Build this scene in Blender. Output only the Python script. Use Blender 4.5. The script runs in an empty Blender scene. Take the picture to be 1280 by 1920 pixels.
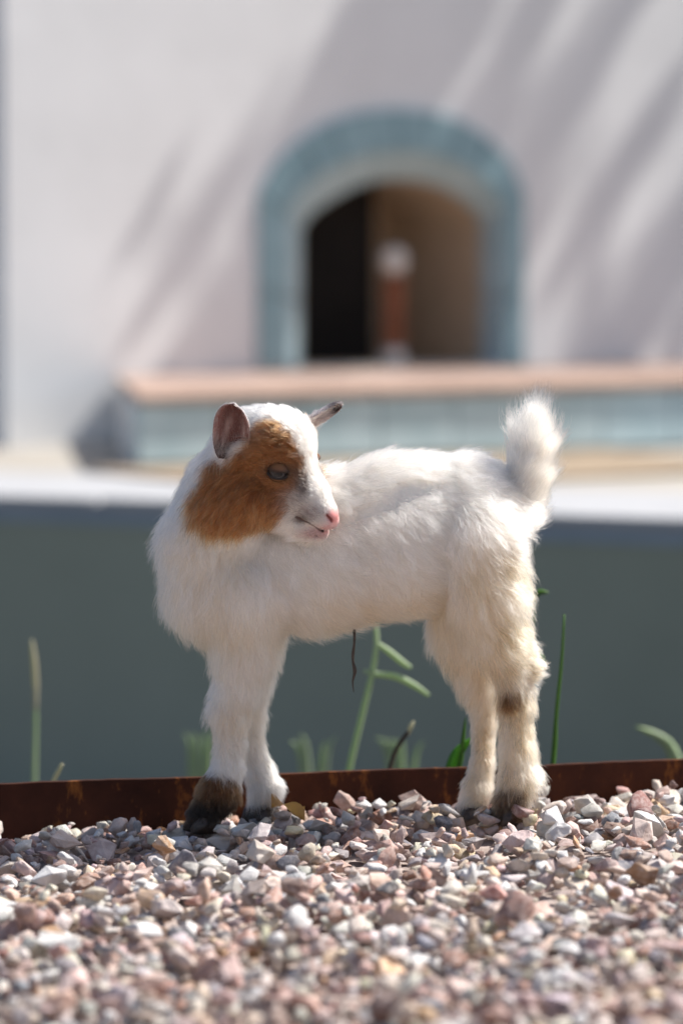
import bpy, bmesh, math, random
import numpy as np
from mathutils import Vector, kdtree
rng = np.random.default_rng(11)
random.seed(5)
SC = bpy.context.scene
COL = SC.collection
R = math.radians

# ------------------------------------------------------------------ camera, world, sun, exposure
FP = 7200.0                                  # focal length in pixels of the 1280x1920 photograph (135 mm)
CAMZ = 0.53
PITCH = -math.atan(530 / FP)
cam_d = bpy.data.cameras.new('camera')
cam = bpy.data.objects.new('camera', cam_d); COL.objects.link(cam)
cam.location = (0, 0, CAMZ); cam.rotation_euler = (math.pi / 2 + PITCH, 0, 0)
cam_d.sensor_fit = 'VERTICAL'; cam_d.sensor_height = 36; cam_d.sensor_width = 24; cam_d.lens = 135
cam_d.clip_start = 0.05; cam_d.clip_end = 500
cam_d.dof.use_dof = True; cam_d.dof.focus_distance = 3.335; cam_d.dof.aperture_fstop = 3.7
SC.camera = cam

SUN_EL, SUN_AZ = R(52), R(19)                # azimuth measured from +x (right) towards +y (away)
SDIR = np.array([math.cos(SUN_EL) * math.cos(SUN_AZ), math.cos(SUN_EL) * math.sin(SUN_AZ), math.sin(SUN_EL)])
world = bpy.data.worlds.new('World'); SC.world = world; world.use_nodes = True
wn = world.node_tree.nodes; wl = world.node_tree.links
bgn = wn['Background']
sky = wn.new('ShaderNodeTexSky'); sky.sky_type = 'NISHITA'; sky.sun_disc = False
sky.sun_elevation = SUN_EL; sky.sun_rotation = R(90) - SUN_AZ
sky.air_density = 0.9; sky.dust_density = 2.5; sky.ozone_density = 1.0
wl.new(sky.outputs[0], bgn.inputs['Color']); bgn.inputs['Strength'].default_value = 0.10
sun_d = bpy.data.lights.new('sun', 'SUN'); sun_d.energy = 4.8; sun_d.angle = R(0.53); sun_d.color = (1.0, 0.965, 0.91)
sun = bpy.data.objects.new('sun', sun_d); COL.objects.link(sun)
sun.rotation_euler = Vector(SDIR).to_track_quat('Z', 'Y').to_euler(); sun.location = (4, 4, 6)
SC.view_settings.view_transform = 'Standard'; SC.view_settings.look = 'None'
SC.view_settings.exposure = 0.52; SC.view_settings.gamma = 1.0; SC.view_settings.use_curve_mapping = False
SC.cycles.use_denoising = True
SC.cycles.max_bounces = 36; SC.cycles.diffuse_bounces = 5; SC.cycles.glossy_bounces = 24; SC.cycles.transmission_bounces = 32
SC.cycles.caustics_reflective = False; SC.cycles.caustics_refractive = False
SC.cycles_curves.shape = 'RIBBONS'; SC.cycles_curves.subdivisions = 2

# ------------------------------------------------------------------ helpers
def ray(px, py):
    x = (px - 640) / FP; y = (960 - py) / FP
    cp, sp = math.cos(PITCH), math.sin(PITCH)
    return np.array([x, cp - y * sp, sp + y * cp])
def P(px, py, Y):
    """world point on the sight line of photograph pixel (px,py) at distance Y in front"""
    d = ray(px, py); return np.array([0, 0, CAMZ]) + d * (Y / d[1])
def to_px(p):
    p = np.asarray(p, float); cp, sp = math.cos(PITCH), math.sin(PITCH)
    q = p - np.array([0, 0, CAMZ])
    fw = q[..., 1] * cp + q[..., 2] * sp; up = -q[..., 1] * sp + q[..., 2] * cp
    return 640 + FP * q[..., 0] / fw, 960 - FP * up / fw

def tag(o, label=None, cat=None, group=None, kind=None):
    if label: o['label'] = label
    if cat: o['category'] = cat
    if group: o['group'] = group
    if kind: o['kind'] = kind
    return o
def empty(name, loc=(0, 0, 0)):
    o = bpy.data.objects.new(name, None); COL.objects.link(o); o.location = loc; o.empty_display_size = .05
    return o
def link(name, me, parent=None):
    o = bpy.data.objects.new(name, me); COL.objects.link(o)
    if parent is not None:
        o.parent = parent; o.location = -Vector(parent_loc(parent))
    return o
def parent_loc(o):
    v = Vector((0, 0, 0))
    while o is not None:
        v += o.location; o = o.parent
    return v
def mesh_np(name, V, F, mat=None, smooth=False):
    me = bpy.data.meshes.new(name)
    V = np.asarray(V, np.float32)
    if isinstance(F, np.ndarray):
        n, k = F.shape
        me.vertices.add(len(V)); me.vertices.foreach_set('co', V.ravel())
        me.loops.add(n * k); me.loops.foreach_set('vertex_index', F.astype(np.int32).ravel())
        me.polygons.add(n); me.polygons.foreach_set('loop_start', np.arange(0, n * k, k, dtype=np.int32))
        me.polygons.foreach_set('loop_total', np.full(n, k, np.int32))
        me.update(calc_edges=True)
    else:
        me.from_pydata([tuple(map(float, v)) for v in V], [], [tuple(map(int, f)) for f in F]); me.update()
    if smooth: me.polygons.foreach_set('use_smooth', np.ones(len(me.polygons), bool))
    if mat: me.materials.append(mat)
    return me
def bm_mesh(name, bm, mat=None, smooth=False):
    me = bpy.data.meshes.new(name); bm.normal_update(); bm.to_mesh(me); bm.free()
    if smooth: me.polygons.foreach_set('use_smooth', np.ones(len(me.polygons), bool))
    if mat: me.materials.append(mat)
    return me
def set_attr(me, name, arr, dom='POINT'):
    a = me.attributes.new(name, 'FLOAT_COLOR', dom)
    c = np.ones((len(arr), 4), np.float32); c[:, :3] = arr
    a.data.foreach_set('color', c.ravel())
def vnoise(p, seed=0):
    """smooth value noise on an (n,3) array, result 0..1"""
    p = np.asarray(p, float); i = np.floor(p).astype(np.int64); f = p - i; f = f * f * (3 - 2 * f)
    def h(ix, iy, iz):
        n = (ix * 73856093) ^ (iy * 19349663) ^ (iz * 83492791) ^ (seed * 2654435761)
        n = (n ^ (n >> 13)) * 1274126177 & 0x7fffffff
        n = (n ^ (n >> 16)) & 0xffff
        return n / 65535.0
    r = 0
    for dx in (0, 1):
        for dy in (0, 1):
            for dz in (0, 1):
                w = (f[:, 0] if dx else 1 - f[:, 0]) * (f[:, 1] if dy else 1 - f[:, 1]) * (f[:, 2] if dz else 1 - f[:, 2])
                r = r + w * h(i[:, 0] + dx, i[:, 1] + dy, i[:, 2] + dz)
    return r
def sstep(a, b, x):
    t = np.clip((x - a) / (b - a), 0, 1); return t * t * (3 - 2 * t)

# ------------------------------------------------------------------ materials
class NT:
    def __init__(s, name):
        s.m = bpy.data.materials.new(name); s.m.use_nodes = True
        s.n = s.m.node_tree.nodes; s.l = s.m.node_tree.links; s.b = s.n['Principled BSDF']
    def noise(s, scale, detail=4, rough=.55, coord='Object', stretch=None):
        tc = s.n.new('ShaderNodeTexCoord'); t = s.n.new('ShaderNodeTexNoise')
        t.inputs['Scale'].default_value = scale; t.inputs['Detail'].default_value = detail; t.inputs['Roughness'].default_value = rough
        if stretch:
            mp = s.n.new('ShaderNodeMapping'); mp.inputs['Scale'].default_value = stretch
            s.l.new(tc.outputs[coord], mp.inputs[0]); s.l.new(mp.outputs[0], t.inputs['Vector'])
        else: s.l.new(tc.outputs[coord], t.inputs['Vector'])
        return t.outputs['Fac']
    def ramp(s, fac, stops):
        r = s.n.new('ShaderNodeValToRGB'); e = r.color_ramp.elements
        while len(e) < len(stops): e.new(.5)
        for k, (p, c) in zip(e, stops): k.position = p; k.color = (*c, 1)
        s.l.new(fac, r.inputs[0]); return r.outputs[0]
    def mix(s, fac, a, b, mode='MIX'):
        m = s.n.new('ShaderNodeMix'); m.data_type = 'RGBA'; m.blend_type = mode
        for sock, v in ((m.inputs[0], fac), (m.inputs[6], a), (m.inputs[7], b)):
            if hasattr(v, 'is_linked'): s.l.new(v, sock)
            elif isinstance(v, (int, float)): sock.default_value = v
            else: sock.default_value = (*v, 1)
        return m.outputs[2]
    def bump(s, fac, strength=.3, dist=.002):
        b = s.n.new('ShaderNodeBump'); b.inputs['Strength'].default_value = strength; b.inputs['Distance'].default_value = dist
        s.l.new(fac, b.inputs['Height']); s.l.new(b.outputs[0], s.b.inputs['Normal'])
    def color(s, c):
        if hasattr(c, 'is_linked'): s.l.new(c, s.b.inputs['Base Color'])
        else: s.b.inputs['Base Color'].default_value = (*c, 1)
    def set(s, **k):
        for a, v in k.items(): s.b.inputs[a.replace('_', ' ')].default_value = v
        return s

def simple_mat(name, c0, c1, scale=8, rough=.8, bump=.2, bdist=.003, stretch=None, spec=.3):
    t = NT(name); f = t.noise(scale, 5, .6, stretch=stretch)
    t.color(t.ramp(f, [(.3, c0), (.7, c1)])); f2 = t.noise(scale * 9, 3, .6)
    t.bump(f2, bump, bdist); t.b.inputs['Roughness'].default_value = rough
    t.b.inputs['Specular IOR Level'].default_value = spec
    return t.m

def stone_mat(name, src):
    t = NT(name)
    if src == 'attr':
        a = t.n.new('ShaderNodeAttribute'); a.attribute_name = 'tint'; base = a.outputs['Color']
    else:
        a = t.n.new('ShaderNodeObjectInfo'); base = a.outputs['Color']
    ks = 1.0 if src == 'attr' else .0095
    f = t.noise(190 * ks, 5, .7); f2 = t.noise(70 * ks, 4, .65)
    c = t.mix(t.ramp(f, [(.42, (0, 0, 0)), (.66, (1, 1, 1))]), base, t.mix(.4, base, (.80, .74, .70)))
    c = t.mix(.55, c, t.ramp(f2, [(.32, (.50, .45, .43)), (.66, (1.18, 1.15, 1.13))]), 'MULTIPLY')
    t.color(c); g = t.noise(420 * ks, 5, .75); t.bump(t.mix(.4, g, f2), 1.0, .0024)
    t.set(Roughness=.72, Specular_IOR_Level=.35)
    return t.m
M = {}
M['stone_one'] = stone_mat('stone', 'obj')
M['stone_many'] = stone_mat('gravel', 'attr')
M['path'] = simple_mat('path_bed', (.33, .265, .235), (.50, .42, .385), 60, .95, .6, .004)
M['bed'] = simple_mat('planting_bed', (.07, .06, .045), (.13, .11, .085), 14, .95, .5, .01)
def rust():
    t = NT('rusty_steel')
    f = t.noise(9, 6, .7, stretch=(1, 1, 1)); g = t.noise(38, 5, .7, stretch=(1, 1, .4)); h = t.noise(220, 3, .6)
    c = t.ramp(f, [(.30, (.024, .008, .005)), (.55, (.055, .017, .009)), (.75, (.095, .03, .012))])
    c = t.mix(t.ramp(g, [(.56, (0, 0, 0)), (.70, (1, 1, 1))]), c, (.26, .09, .02))
    t.color(c); t.bump(h, .35, .0008); t.set(Roughness=.7, Specular_IOR_Level=.15)
    return t.m
M['rust'] = rust()
M['plaster'] = simple_mat('white_plaster', (.71, .715, .715), (.80, .805, .805), 3.2, .9, .25, .004)
M['trim'] = simple_mat('teal_glaze', (.20, .325, .365), (.295, .44, .48), 11, .5, .15, .003, spec=.4)
M['trim_lit'] = simple_mat('lit_teal_glaze', (.38, .51, .55), (.48, .61, .65), 11, .5, .15, .003, spec=.4)  # same glaze made paler, painting in bounce light from the ledge
M['fascia'] = simple_mat('teal_tile', (.36, .49, .525), (.53, .65, .68), 10, .45, .12, .003, spec=.4)
M['terracotta'] = simple_mat('terracotta', (.36, .25, .20), (.47, .345, .285), 7, .8, .2, .003)
M['tan'] = simple_mat('tan_stone', (.27, .205, .14), (.36, .28, .20), 6, .85, .25, .003)
M['patio'] = simple_mat('pale_concrete', (.34, .31, .27), (.43, .40, .355), 5, .9, .25, .003)
M['coping'] = simple_mat('white_coping', (.37, .375, .39), (.43, .435, .45), 7, .8, .2, .003)
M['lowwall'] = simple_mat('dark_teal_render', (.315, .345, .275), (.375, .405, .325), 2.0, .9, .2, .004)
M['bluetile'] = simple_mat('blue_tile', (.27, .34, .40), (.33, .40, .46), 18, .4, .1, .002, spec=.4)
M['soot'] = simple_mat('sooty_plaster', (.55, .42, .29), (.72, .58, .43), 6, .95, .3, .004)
M['black'] = simple_mat('shade_black', (.008, .007, .006), (.018, .015, .013), 6, .95, .3, .004)  # near-black standing in for shade inside the chamber
M['brownpost'] = simple_mat('brown_clay', (.20, .065, .03), (.30, .11, .055), 20, .7, .2, .002)
M['whiteball'] = simple_mat('white_clay', (.68, .62, .56), (.78, .74, .69), 20, .7, .2, .002)
M['slate'] = simple_mat('slate_blue_render', (.055, .085, .115), (.08, .115, .145), 4, .8, .2, .003)
M['bark'] = simple_mat('bark', (.07, .05, .035), (.14, .105, .08), 20, .95, .7, .01)
def leafm(name, a, b):
    t = NT(name); t.color(t.ramp(t.noise(6, 3), [(.3, a), (.7, b)])); t.set(Roughness=.5, Specular_IOR_Level=.35)
    tr = t.n.new('ShaderNodeBsdfTranslucent'); tr.inputs[0].default_value = (b[0] * 1.2, b[1] * 1.3, b[2] * .8, 1)
    mx = t.n.new('ShaderNodeMixShader'); mx.inputs[0].default_value = .35
    t.l.new(t.b.outputs[0], mx.inputs[1]); t.l.new(tr.outputs[0], mx.inputs[2])
    t.l.new(mx.outputs[0], t.n['Material Output'].inputs[0]); return t.m
M['leaf'] = leafm('tree_leaf', (.03, .06, .02), (.06, .10, .035))
M['grass'] = leafm('grass_green', (.06, .15, .025), (.11, .23, .045))
M['palegrass'] = leafm('grass_pale', (.36, .46, .29), (.48, .57, .38))
M['straw'] = leafm('grass_straw', (.48, .44, .34), (.60, .56, .45))
M['brightleaf'] = leafm('weed_leaf', (.10, .30, .02), (.15, .40, .04))
M['dryleaf'] = leafm('dry_leaf', (.35, .17, .06), (.55, .33, .15))

# ------------------------------------------------------------------ ground
def gh(x):                                   # height of the gravel surface
    return .005 + .032 * np.clip(x, -1.2, 1.2)
EL, ER = P(0, 1470, 3.45), P(1280, 1424, 3.55)
ESL = (ER[1] - EL[1]) / (ER[0] - EL[0])
def edge_y(x): return EL[1] + (x - EL[0]) * ESL
xs = np.array([-40, -6, -1.2, -.8, -.4, 0, .4, .8, 1.2, 6, 40.])
V, F = [], []
rows = [-40, -4, 0, 1.5, 2.4, 3.0, None]
for r_ in rows:
    for x in xs:
        y = edge_y(np.clip(x, -6, 6)) - .003 if r_ is None else r_
        V.append((x, y, gh(x) - .022))
n = len(xs)
for j in range(len(rows) - 1):
    for i in range(n - 1): F.append((j * n + i, j * n + i + 1, (j + 1) * n + i + 1, (j + 1) * n + i))
path = link('gravel_path', mesh_np('gravel_path', V, F, M['path'])); tag(path, 'pinkish gravel path the goat stands on', kind='structure')
V, F = [], []
rows = [(0.008, -.04), (.5, -.16), (1.4, -.33), (2.5, -.52), (60, -.54), (160, -.54)]
for dy, z in rows:
    for x in xs * (1 if dy < 5 else 3): V.append((x, edge_y(np.clip(x, -6, 6)) + dy, z + .0 * x))
for j in range(len(rows) - 1):
    for i in range(n - 1): F.append((j * n + i, j * n + i + 1, (j + 1) * n + i + 1, (j + 1) * n + i))
bed = link('ground', mesh_np('ground', V, F, M['bed'])); tag(bed, 'dark planting bed behind the rusty steel edging', kind='structure')

# ------------------------------------------------------------------ boxes and building
def box_bm(bm, o, ax, ay, az, lo, hi, bev=0):
    """box spanned by axes ax,ay,az from origin o between lo and hi"""
    o, ax, ay, az = map(np.asarray, (o, ax, ay, az)); vs = []
    for k in range(8):
        c = [(hi if k >> b & 1 else lo)[b] for b in range(3)]
        vs.append(bm.verts.new(tuple(o + ax * c[0] + ay * c[1] + az * c[2])))
    fs = [(0, 2, 3, 1), (4, 5, 7, 6), (0, 1, 5, 4), (2, 6, 7, 3), (0, 4, 6, 2), (1, 3, 7, 5)]
    ff = [bm.faces.new([vs[i] for i in f]) for f in fs]
    if bev:
        es = list({e for f in ff for e in f.edges})
        bmesh.ops.bevel(bm, geom=es, offset=bev, segments=2, affect='EDGES')
    return ff
def box(name, mat, parent, o, axes, lo, hi, bev=0.0):
    bm = bmesh.new(); box_bm(bm, o, *axes, lo, hi, bev)
    bmesh.ops.recalc_face_normals(bm, faces=bm.faces)
    return link(name, bm_mesh(name, bm, mat), parent)

LL, LR = P(0, 930, 6.89), P(1280, 973, 6.33)
LT = (LL[2] + LR[2]) / 2
HZB = LT
# the oven wall: local axes u (along the wall, to the right and away), n (out of the wall), z
WA = R(33)
AU = np.array([math.cos(WA), math.sin(WA), 0]); AN = np.array([math.sin(WA), -math.cos(WA), 0]); AZ = np.array([0, 0, 1.])
W0 = P(740, 690, 9.0); SILL = W0[2]; W0 = np.array([W0[0], W0[1], 0.])
def on_wall(px, py, noff=0.):
    d = ray(px, py); o = np.array([0, 0, CAMZ]); q = W0 + AN * noff
    t = np.dot(q - o, AN) / np.dot(d, AN); p = o + d * t - q
    return float(np.dot(p, AU)), float(p[2])
def wp(u, z, nn=0.): return W0 + AU * u + AN * nn + AZ * z
ul = on_wall(9, 400)[0]
inner_px = [(563, 690), (563, 560), (564, 428), (586, 399), (622, 374), (660, 353), (700, 340), (745, 335), (790, 339), (830, 350), (866, 370), (892, 392), (908, 418), (908, 560), (908, 690)]
mid_px = [(534, 690), (534, 560), (534, 400), (556, 362), (592, 329), (640, 303), (692, 288), (742, 283), (795, 287), (842, 301), (886, 328), (920, 360), (940, 398), (940, 560), (940, 690)]
outer_px = [(482, 690), (482, 540), (482, 365), (512, 310), (558, 264), (614, 230), (676, 211), (738, 205), (800, 210), (856, 226), (908, 258), (950, 302), (978, 362), (978, 540), (978, 690)]
inn = [on_wall(*p, -.055) for p in inner_px]; mid = [on_wall(*p) for p in mid_px]; out = [on_wall(*p) for p in outer_px]
Z0, Z1, UR = LT - .05, 3.4, 6.0
wall = empty('plaster_wall', tuple(wp(0, HZB)))
tag(wall, 'white plaster wall with dappled tree shade and a blue arched oven mouth', 'wall')
bm = bmesh.new()
prof = [(u, max(z, SILL)) for u, z in mid]
def prism(bm, poly, n0, n1):
    a = [bm.verts.new(tuple(wp(u, z, n0))) for u, z in poly]; b = [bm.verts.new(tuple(wp(u, z, n1))) for u, z in poly]
    bm.faces.new(a); bm.faces.new(b[::-1])
    for i in range(len(poly)):
        j = (i + 1) % len(poly); bm.faces.new((a[i], b[i], b[j], a[j]))
prism(bm, [(ul, Z0), (prof[0][0], Z0), (prof[0][0], Z1), (ul, Z1)], 0, -.9)
prism(bm, [(prof[-1][0], Z0), (UR, Z0), (UR, Z1), (prof[-1][0], Z1)], 0, -.9)
prism(bm, [(prof[0][0], Z0), (prof[-1][0], Z0), (prof[-1][0], SILL), (prof[0][0], SILL)], -.002, -.9)
top = prof[2:-2]
for (u0, z0), (u1, z1) in zip(top[:-1], top[1:]):
    prism(bm, [(u0, z0), (u1, z1), (u1, Z1), (u0, Z1)], 0.0, -.06)
prism(bm, [(prof[0][0], prof[7][1] + .10), (prof[-1][0], prof[7][1] + .10), (prof[-1][0], Z1), (prof[0][0], Z1)], -.062, -.9)
bmesh.ops.remove_doubles(bm, verts=bm.verts, dist=1e-5)
bmesh.ops.recalc_face_normals(bm, faces=bm.faces)
link('wall_face', bm_mesh('wall_face', bm, M['plaster']), wall)
# arch tiles: each tile of the surround is its own piece (flat ring outside, splayed ring inside with bounce light painted in as a paler tone)
def tile_quad(a0, a1, b1, b0, na, nb, thick, mat):
    """piece between profile a (depth na) and profile b (depth nb)"""
    bm = bmesh.new(); g = .012
    def lp(p, q, t): return (p[0] + (q[0] - p[0]) * t, p[1] + (q[1] - p[1]) * t)
    A0, A1, B0, B1 = lp(a0, a1, g), lp(a1, a0, g), lp(b0, b1, g), lp(b1, b0, g)
    j = random.uniform(-.0008, .0008)
    fr = [wp(*A0, na + j), wp(*A1, na + j), wp(*B1, nb + j), wp(*B0, nb + j)]
    bk = [wp(*A0, na - thick), wp(*A1, na - thick), wp(*B1, nb - thick), wp(*B0, nb - thick)]
    vs = [bm.verts.new(tuple(v)) for v in fr + bk]
    for f in ((0, 1, 2, 3), (7, 6, 5, 4), (0, 4, 5, 1), (1, 5, 6, 2), (2, 6, 7, 3), (3, 7, 4, 0)): bm.faces.new([vs[i] for i in f])
    bmesh.ops.recalc_face_normals(bm, faces=bm.faces)
    bmesh.ops.bevel(bm, geom=list(bm.edges), offset=.0025, segments=1, affect='EDGES')
    link('tile', bm_mesh('tile', bm, mat), wall)
for i in range(len(out) - 1):
    tile_quad(out[i], out[i + 1], mid[i + 1], mid[i], .014, .014, .016, M['trim'])
    tile_quad(mid[i], mid[i + 1], inn[i + 1], inn[i], .010, -.055, .02, M['trim_lit'])
# oven chamber: vault behind the opening
def chamber():
    n0, n1 = -.05, -.50
    v, f = [], []
    prof_i = [(u * 1.0, max(z, SILL)) for u, z in inn]
    ws = [1.0, 1.02, 1.03, 1.03]; ds = [n0, n0 - .03, -.26, n1]
    cu = sum(u for u, _ in prof_i) / len(prof_i)
    for w, d in zip(ws, ds):
        for u, z in prof_i: v.append(wp(cu + (u - cu) * w, SILL + (z - SILL) * (w if z > SILL + 1e-4 else 1) + .0, d))
    k = len(prof_i)
    for a in range(3):
        for i in range(k - 1): f.append((a * k + i, a * k + i + 1, (a + 1) * k + i + 1, (a + 1) * k + i))
        f.append((a * k + k - 1, a * k, (a + 1) * k, (a + 1) * k + k - 1))
    f.append(tuple(3 * k + i for i in range(k)))
    me = mesh_np('chamber', v, f, M['soot']); return me
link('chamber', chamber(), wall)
# added black panel: paints in the shade on the chamber's unlit left side
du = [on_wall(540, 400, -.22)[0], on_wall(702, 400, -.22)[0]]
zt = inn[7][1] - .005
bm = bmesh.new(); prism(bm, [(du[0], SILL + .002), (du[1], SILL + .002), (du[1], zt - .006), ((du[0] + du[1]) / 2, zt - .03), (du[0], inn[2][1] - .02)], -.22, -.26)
bmesh.ops.recalc_face_normals(bm, faces=bm.faces)
link('shade_panel', bm_mesh('shade_panel', bm, M['black']), wall)

# ornament in the opening
oc = wp(on_wall(737, 690, -.10)[0], SILL + .003, -.10)
orn = empty('post_ornament', tuple(oc)); tag(orn, 'slim rust-brown post with a white ball top standing in the arched opening', 'ornament')
def lathe(name, prof, c, mat, parent, seg=28):
    v, f = [], []
    prof = [(r_ * LS, z * LS) for r_, z in prof]
    for r_, z in prof:
        for k in range(seg):
            a = 2 * math.pi * k / seg; v.append((c[0] + r_ * math.cos(a), c[1] + r_ * math.sin(a), c[2] + z))
    for j in range(len(prof) - 1):
        for k in range(seg): f.append((j * seg + k, j * seg + (k + 1) % seg, (j + 1) * seg + (k + 1) % seg, (j + 1) * seg + k))
    f.append(tuple(range(seg))[::-1]); f.append(tuple((len(prof) - 1) * seg + k for k in range(seg)))
    return link(name, mesh_np(name, v, f, mat, True), parent)
LS = 1.27
lathe('base', [(.021, 0), (.023, .004), (.022, .022), (.018, .030)], oc, M['whiteball'], orn)
lathe('post', [(.017, .030), (.0195, .036), (.019, .09), (.020, .15), (.0205, .165), (.018, .170)], oc, M['brownpost'], orn)
lathe('ball', [(.012, .170), (.018, .174), (.0235, .185), (.025, .195), (.0235, .206), (.016, .216), (.005, .2205)], oc, M['whiteball'], orn)

# hearth ledge in front of the oven
NH = .86
hl = on_wall(262, 800, NH)[0]; HR = 4.6
hb = on_wall(222, 800, 0.)[0]
HZ1 = SILL - .004
hearth = empty('hearth_ledge', tuple(wp(.3, HZB, NH * .5))); tag(hearth, 'raised hearth with teal tiled front and terracotta top below the arched opening', 'ledge')
AX = (AU, AN, AZ); OW = W0
def slab(name, mat, poly, z0, z1, bev=0):
    bm = bmesh.new(); a = [bm.verts.new(tuple(wp(u, z0, n_))) for u, n_ in poly]; b = [bm.verts.new(tuple(wp(u, z1, n_))) for u, n_ in poly]
    bm.faces.new(a[::-1]); bm.faces.new(b)
    for i in range(len(poly)):
        j = (i + 1) % len(poly); bm.faces.new((a[i], a[j], b[j], b[i]))
    bmesh.ops.recalc_face_normals(bm, faces=bm.faces)
    if bev: bmesh.ops.bevel(bm, geom=list(bm.edges), offset=bev, segments=2, affect='EDGES')
    return link(name, bm_mesh(name, bm, mat), hearth)
slab('core', M['plaster'], [(hl, NH - .03), (hb, .004), (HR, .004), (HR, NH - .03)], HZB - .03, HZ1 - .017)
u = hl; k = 0
while u < 2.4:                                # front tiles and cap tiles, one object each
    w = .192
    o = box('tile', M['fascia'], hearth, OW, AX, (u + .0015, NH - .028, HZB + .010 - .0), (u + w - .0015, NH - .006 + random.uniform(-.0015, .0015), HZ1 - .0185), .0025)
    u += w
box('front_panel', M['fascia'], hearth, OW, AX, (u + .002, NH - .028, HZB + .01), (HR, NH - .006, HZ1 - .0185))
def eu(n_): return hl + (hb - hl) * (1 - n_ / NH) - .006
for a in range(3):
    n0 = .006 + a * .289; n1 = n0 + .285; u = max(eu(n0), eu(n1)) + .13; first = True
    while u < 2.4:
        j_ = random.uniform(-.001, .001)
        if first: slab('tile', M['terracotta'], [(eu(n1), n1), (eu(n0), n0), (u - .002, n0), (u - .002, n1)], HZ1 - .016, HZ1 + j_, .004); first = False; uu = u
        else: box('tile', M['terracotta'], hearth, OW, AX, (u - .287 + .002, n0, HZ1 - .016), (u - .002, n1, HZ1 + j_), .004)
        u += .287
u = 2.62
box('cap_slab', M['terracotta'], hearth, OW, AX, (u + .002, .006, HZ1 - .016), (HR, NH + .006, HZ1))
sr = on_wall(1236, 880, NH + .2)[0]
step = empty('stone_step', tuple(wp(.3, HZB, NH + .1))); tag(step, 'low tan stone slab lying along the foot of the tiled hearth', 'step')
su_ = on_wall(255, 870, NH + .2)[0]
kk = 4
for i in range(kk):
    a = su_ + (sr - su_) * i / kk; b = su_ + (sr - su_) * (i + 1) / kk
    box('slab', M['tan'], step, OW, AX, (a + .002, NH - .005, HZB + .001), (b - .002, NH + .70, HZB + .006), .003)

# low wall with coping
du_ = np.array([LR[0] - LL[0], LR[1] - LL[1], 0.]); du_ /= np.linalg.norm(du_)
dn_ = np.array([du_[1], -du_[0], 0.])        # towards the camera
LO = np.array([LL[0], LL[1], 0.])
low = empty('low_wall', tuple(LO + du_ * .6 + AZ * -.55)); tag(low, 'shaded dark teal low wall with white coping behind the goat', 'wall')
LX = (du_, dn_, AZ)
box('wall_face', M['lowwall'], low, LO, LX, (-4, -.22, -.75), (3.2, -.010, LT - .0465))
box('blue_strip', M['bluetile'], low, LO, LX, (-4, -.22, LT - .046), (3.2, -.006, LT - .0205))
u = -4.0
while u < 3.2:
    box('coping_stone', M['coping'], low, LO, LX, (u + .0015, -.62, LT - .020), (u + .5985, 0, LT + random.uniform(-.0015, .0015)), .006); u += .6
bm = bmesh.new()
pts = [LO + du_ * -2.6 + dn_ * -.625, LO + du_ * 3.2 + dn_ * -.625, W0 + AU * 4.6 - AN * .02, np.array([-2.8, 9.88, 0.])]
vs = [bm.verts.new((p[0], p[1], HZB - .002)) for p in pts] + [bm.verts.new((p[0], p[1], HZB - .3)) for p in pts]
for f in ((0, 1, 2, 3), (7, 6, 5, 4), (0, 4, 5, 1), (1, 5, 6, 2), (2, 6, 7, 3), (3, 7, 4, 0)): bm.faces.new([vs[i] for i in f])
bmesh.ops.recalc_face_normals(bm, faces=bm.faces)
patio = link('patio', bm_mesh('patio', bm, M['patio'])); tag(patio, 'pale concrete patio between low wall and oven wall', kind='structure')
# slate wall seen past the left end of the plaster wall
sw = box('slate_wall', M['slate'], None, P(-260, 860, 9.9) * np.array([1, 1, 0]), (np.array([1, 0, 0]), np.array([0, 1, 0]), AZ), (-3.0, 0, HZB - .05), (.46, .2, 3.0), .004)
tag(sw, 'dark slate blue wall edge past the left end of the white wall', 'wall')

# steel edging
edn = (ER - EL); edx = edn / np.linalg.norm(edn); edy = np.cross(AZ, edx); edy /= np.linalg.norm(edy); edz = np.cross(edx, edy)
edging = empty('steel_edging', tuple(EL + edx * .3 - edz * .05)); tag(edging, 'rusty brown steel edging strip between gravel and planting bed', 'edging')
V, F = [], []
NX = 400
for i in range(NX + 1):
    x = -1.5 + 4.0 * i / NX
    wob = .0012 * math.sin(x * 5.1) + .0007 * math.sin(x * 17 + 1)
    zt_ = .0005 * math.sin(x * 23) + random.uniform(-.00025, .00025) - (.0012 if random.random() < .02 else 0)
    for (yy, zz) in ((0, -.14), (0, zt_ - .0006), (.0008, zt_), (.0042, zt_), (.005, zt_ - .0006), (.005, -.14)):
        V.append(EL + edx * x + edy * (yy + wob) + edz * zz)
for i in range(NX):
    for j in range(5): F.append((i * 6 + j, (i + 1) * 6 + j, (i + 1) * 6 + j + 1, i * 6 + j + 1))
me = mesh_np('strip', V, F, M['rust']); link('strip', me, edging)

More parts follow.
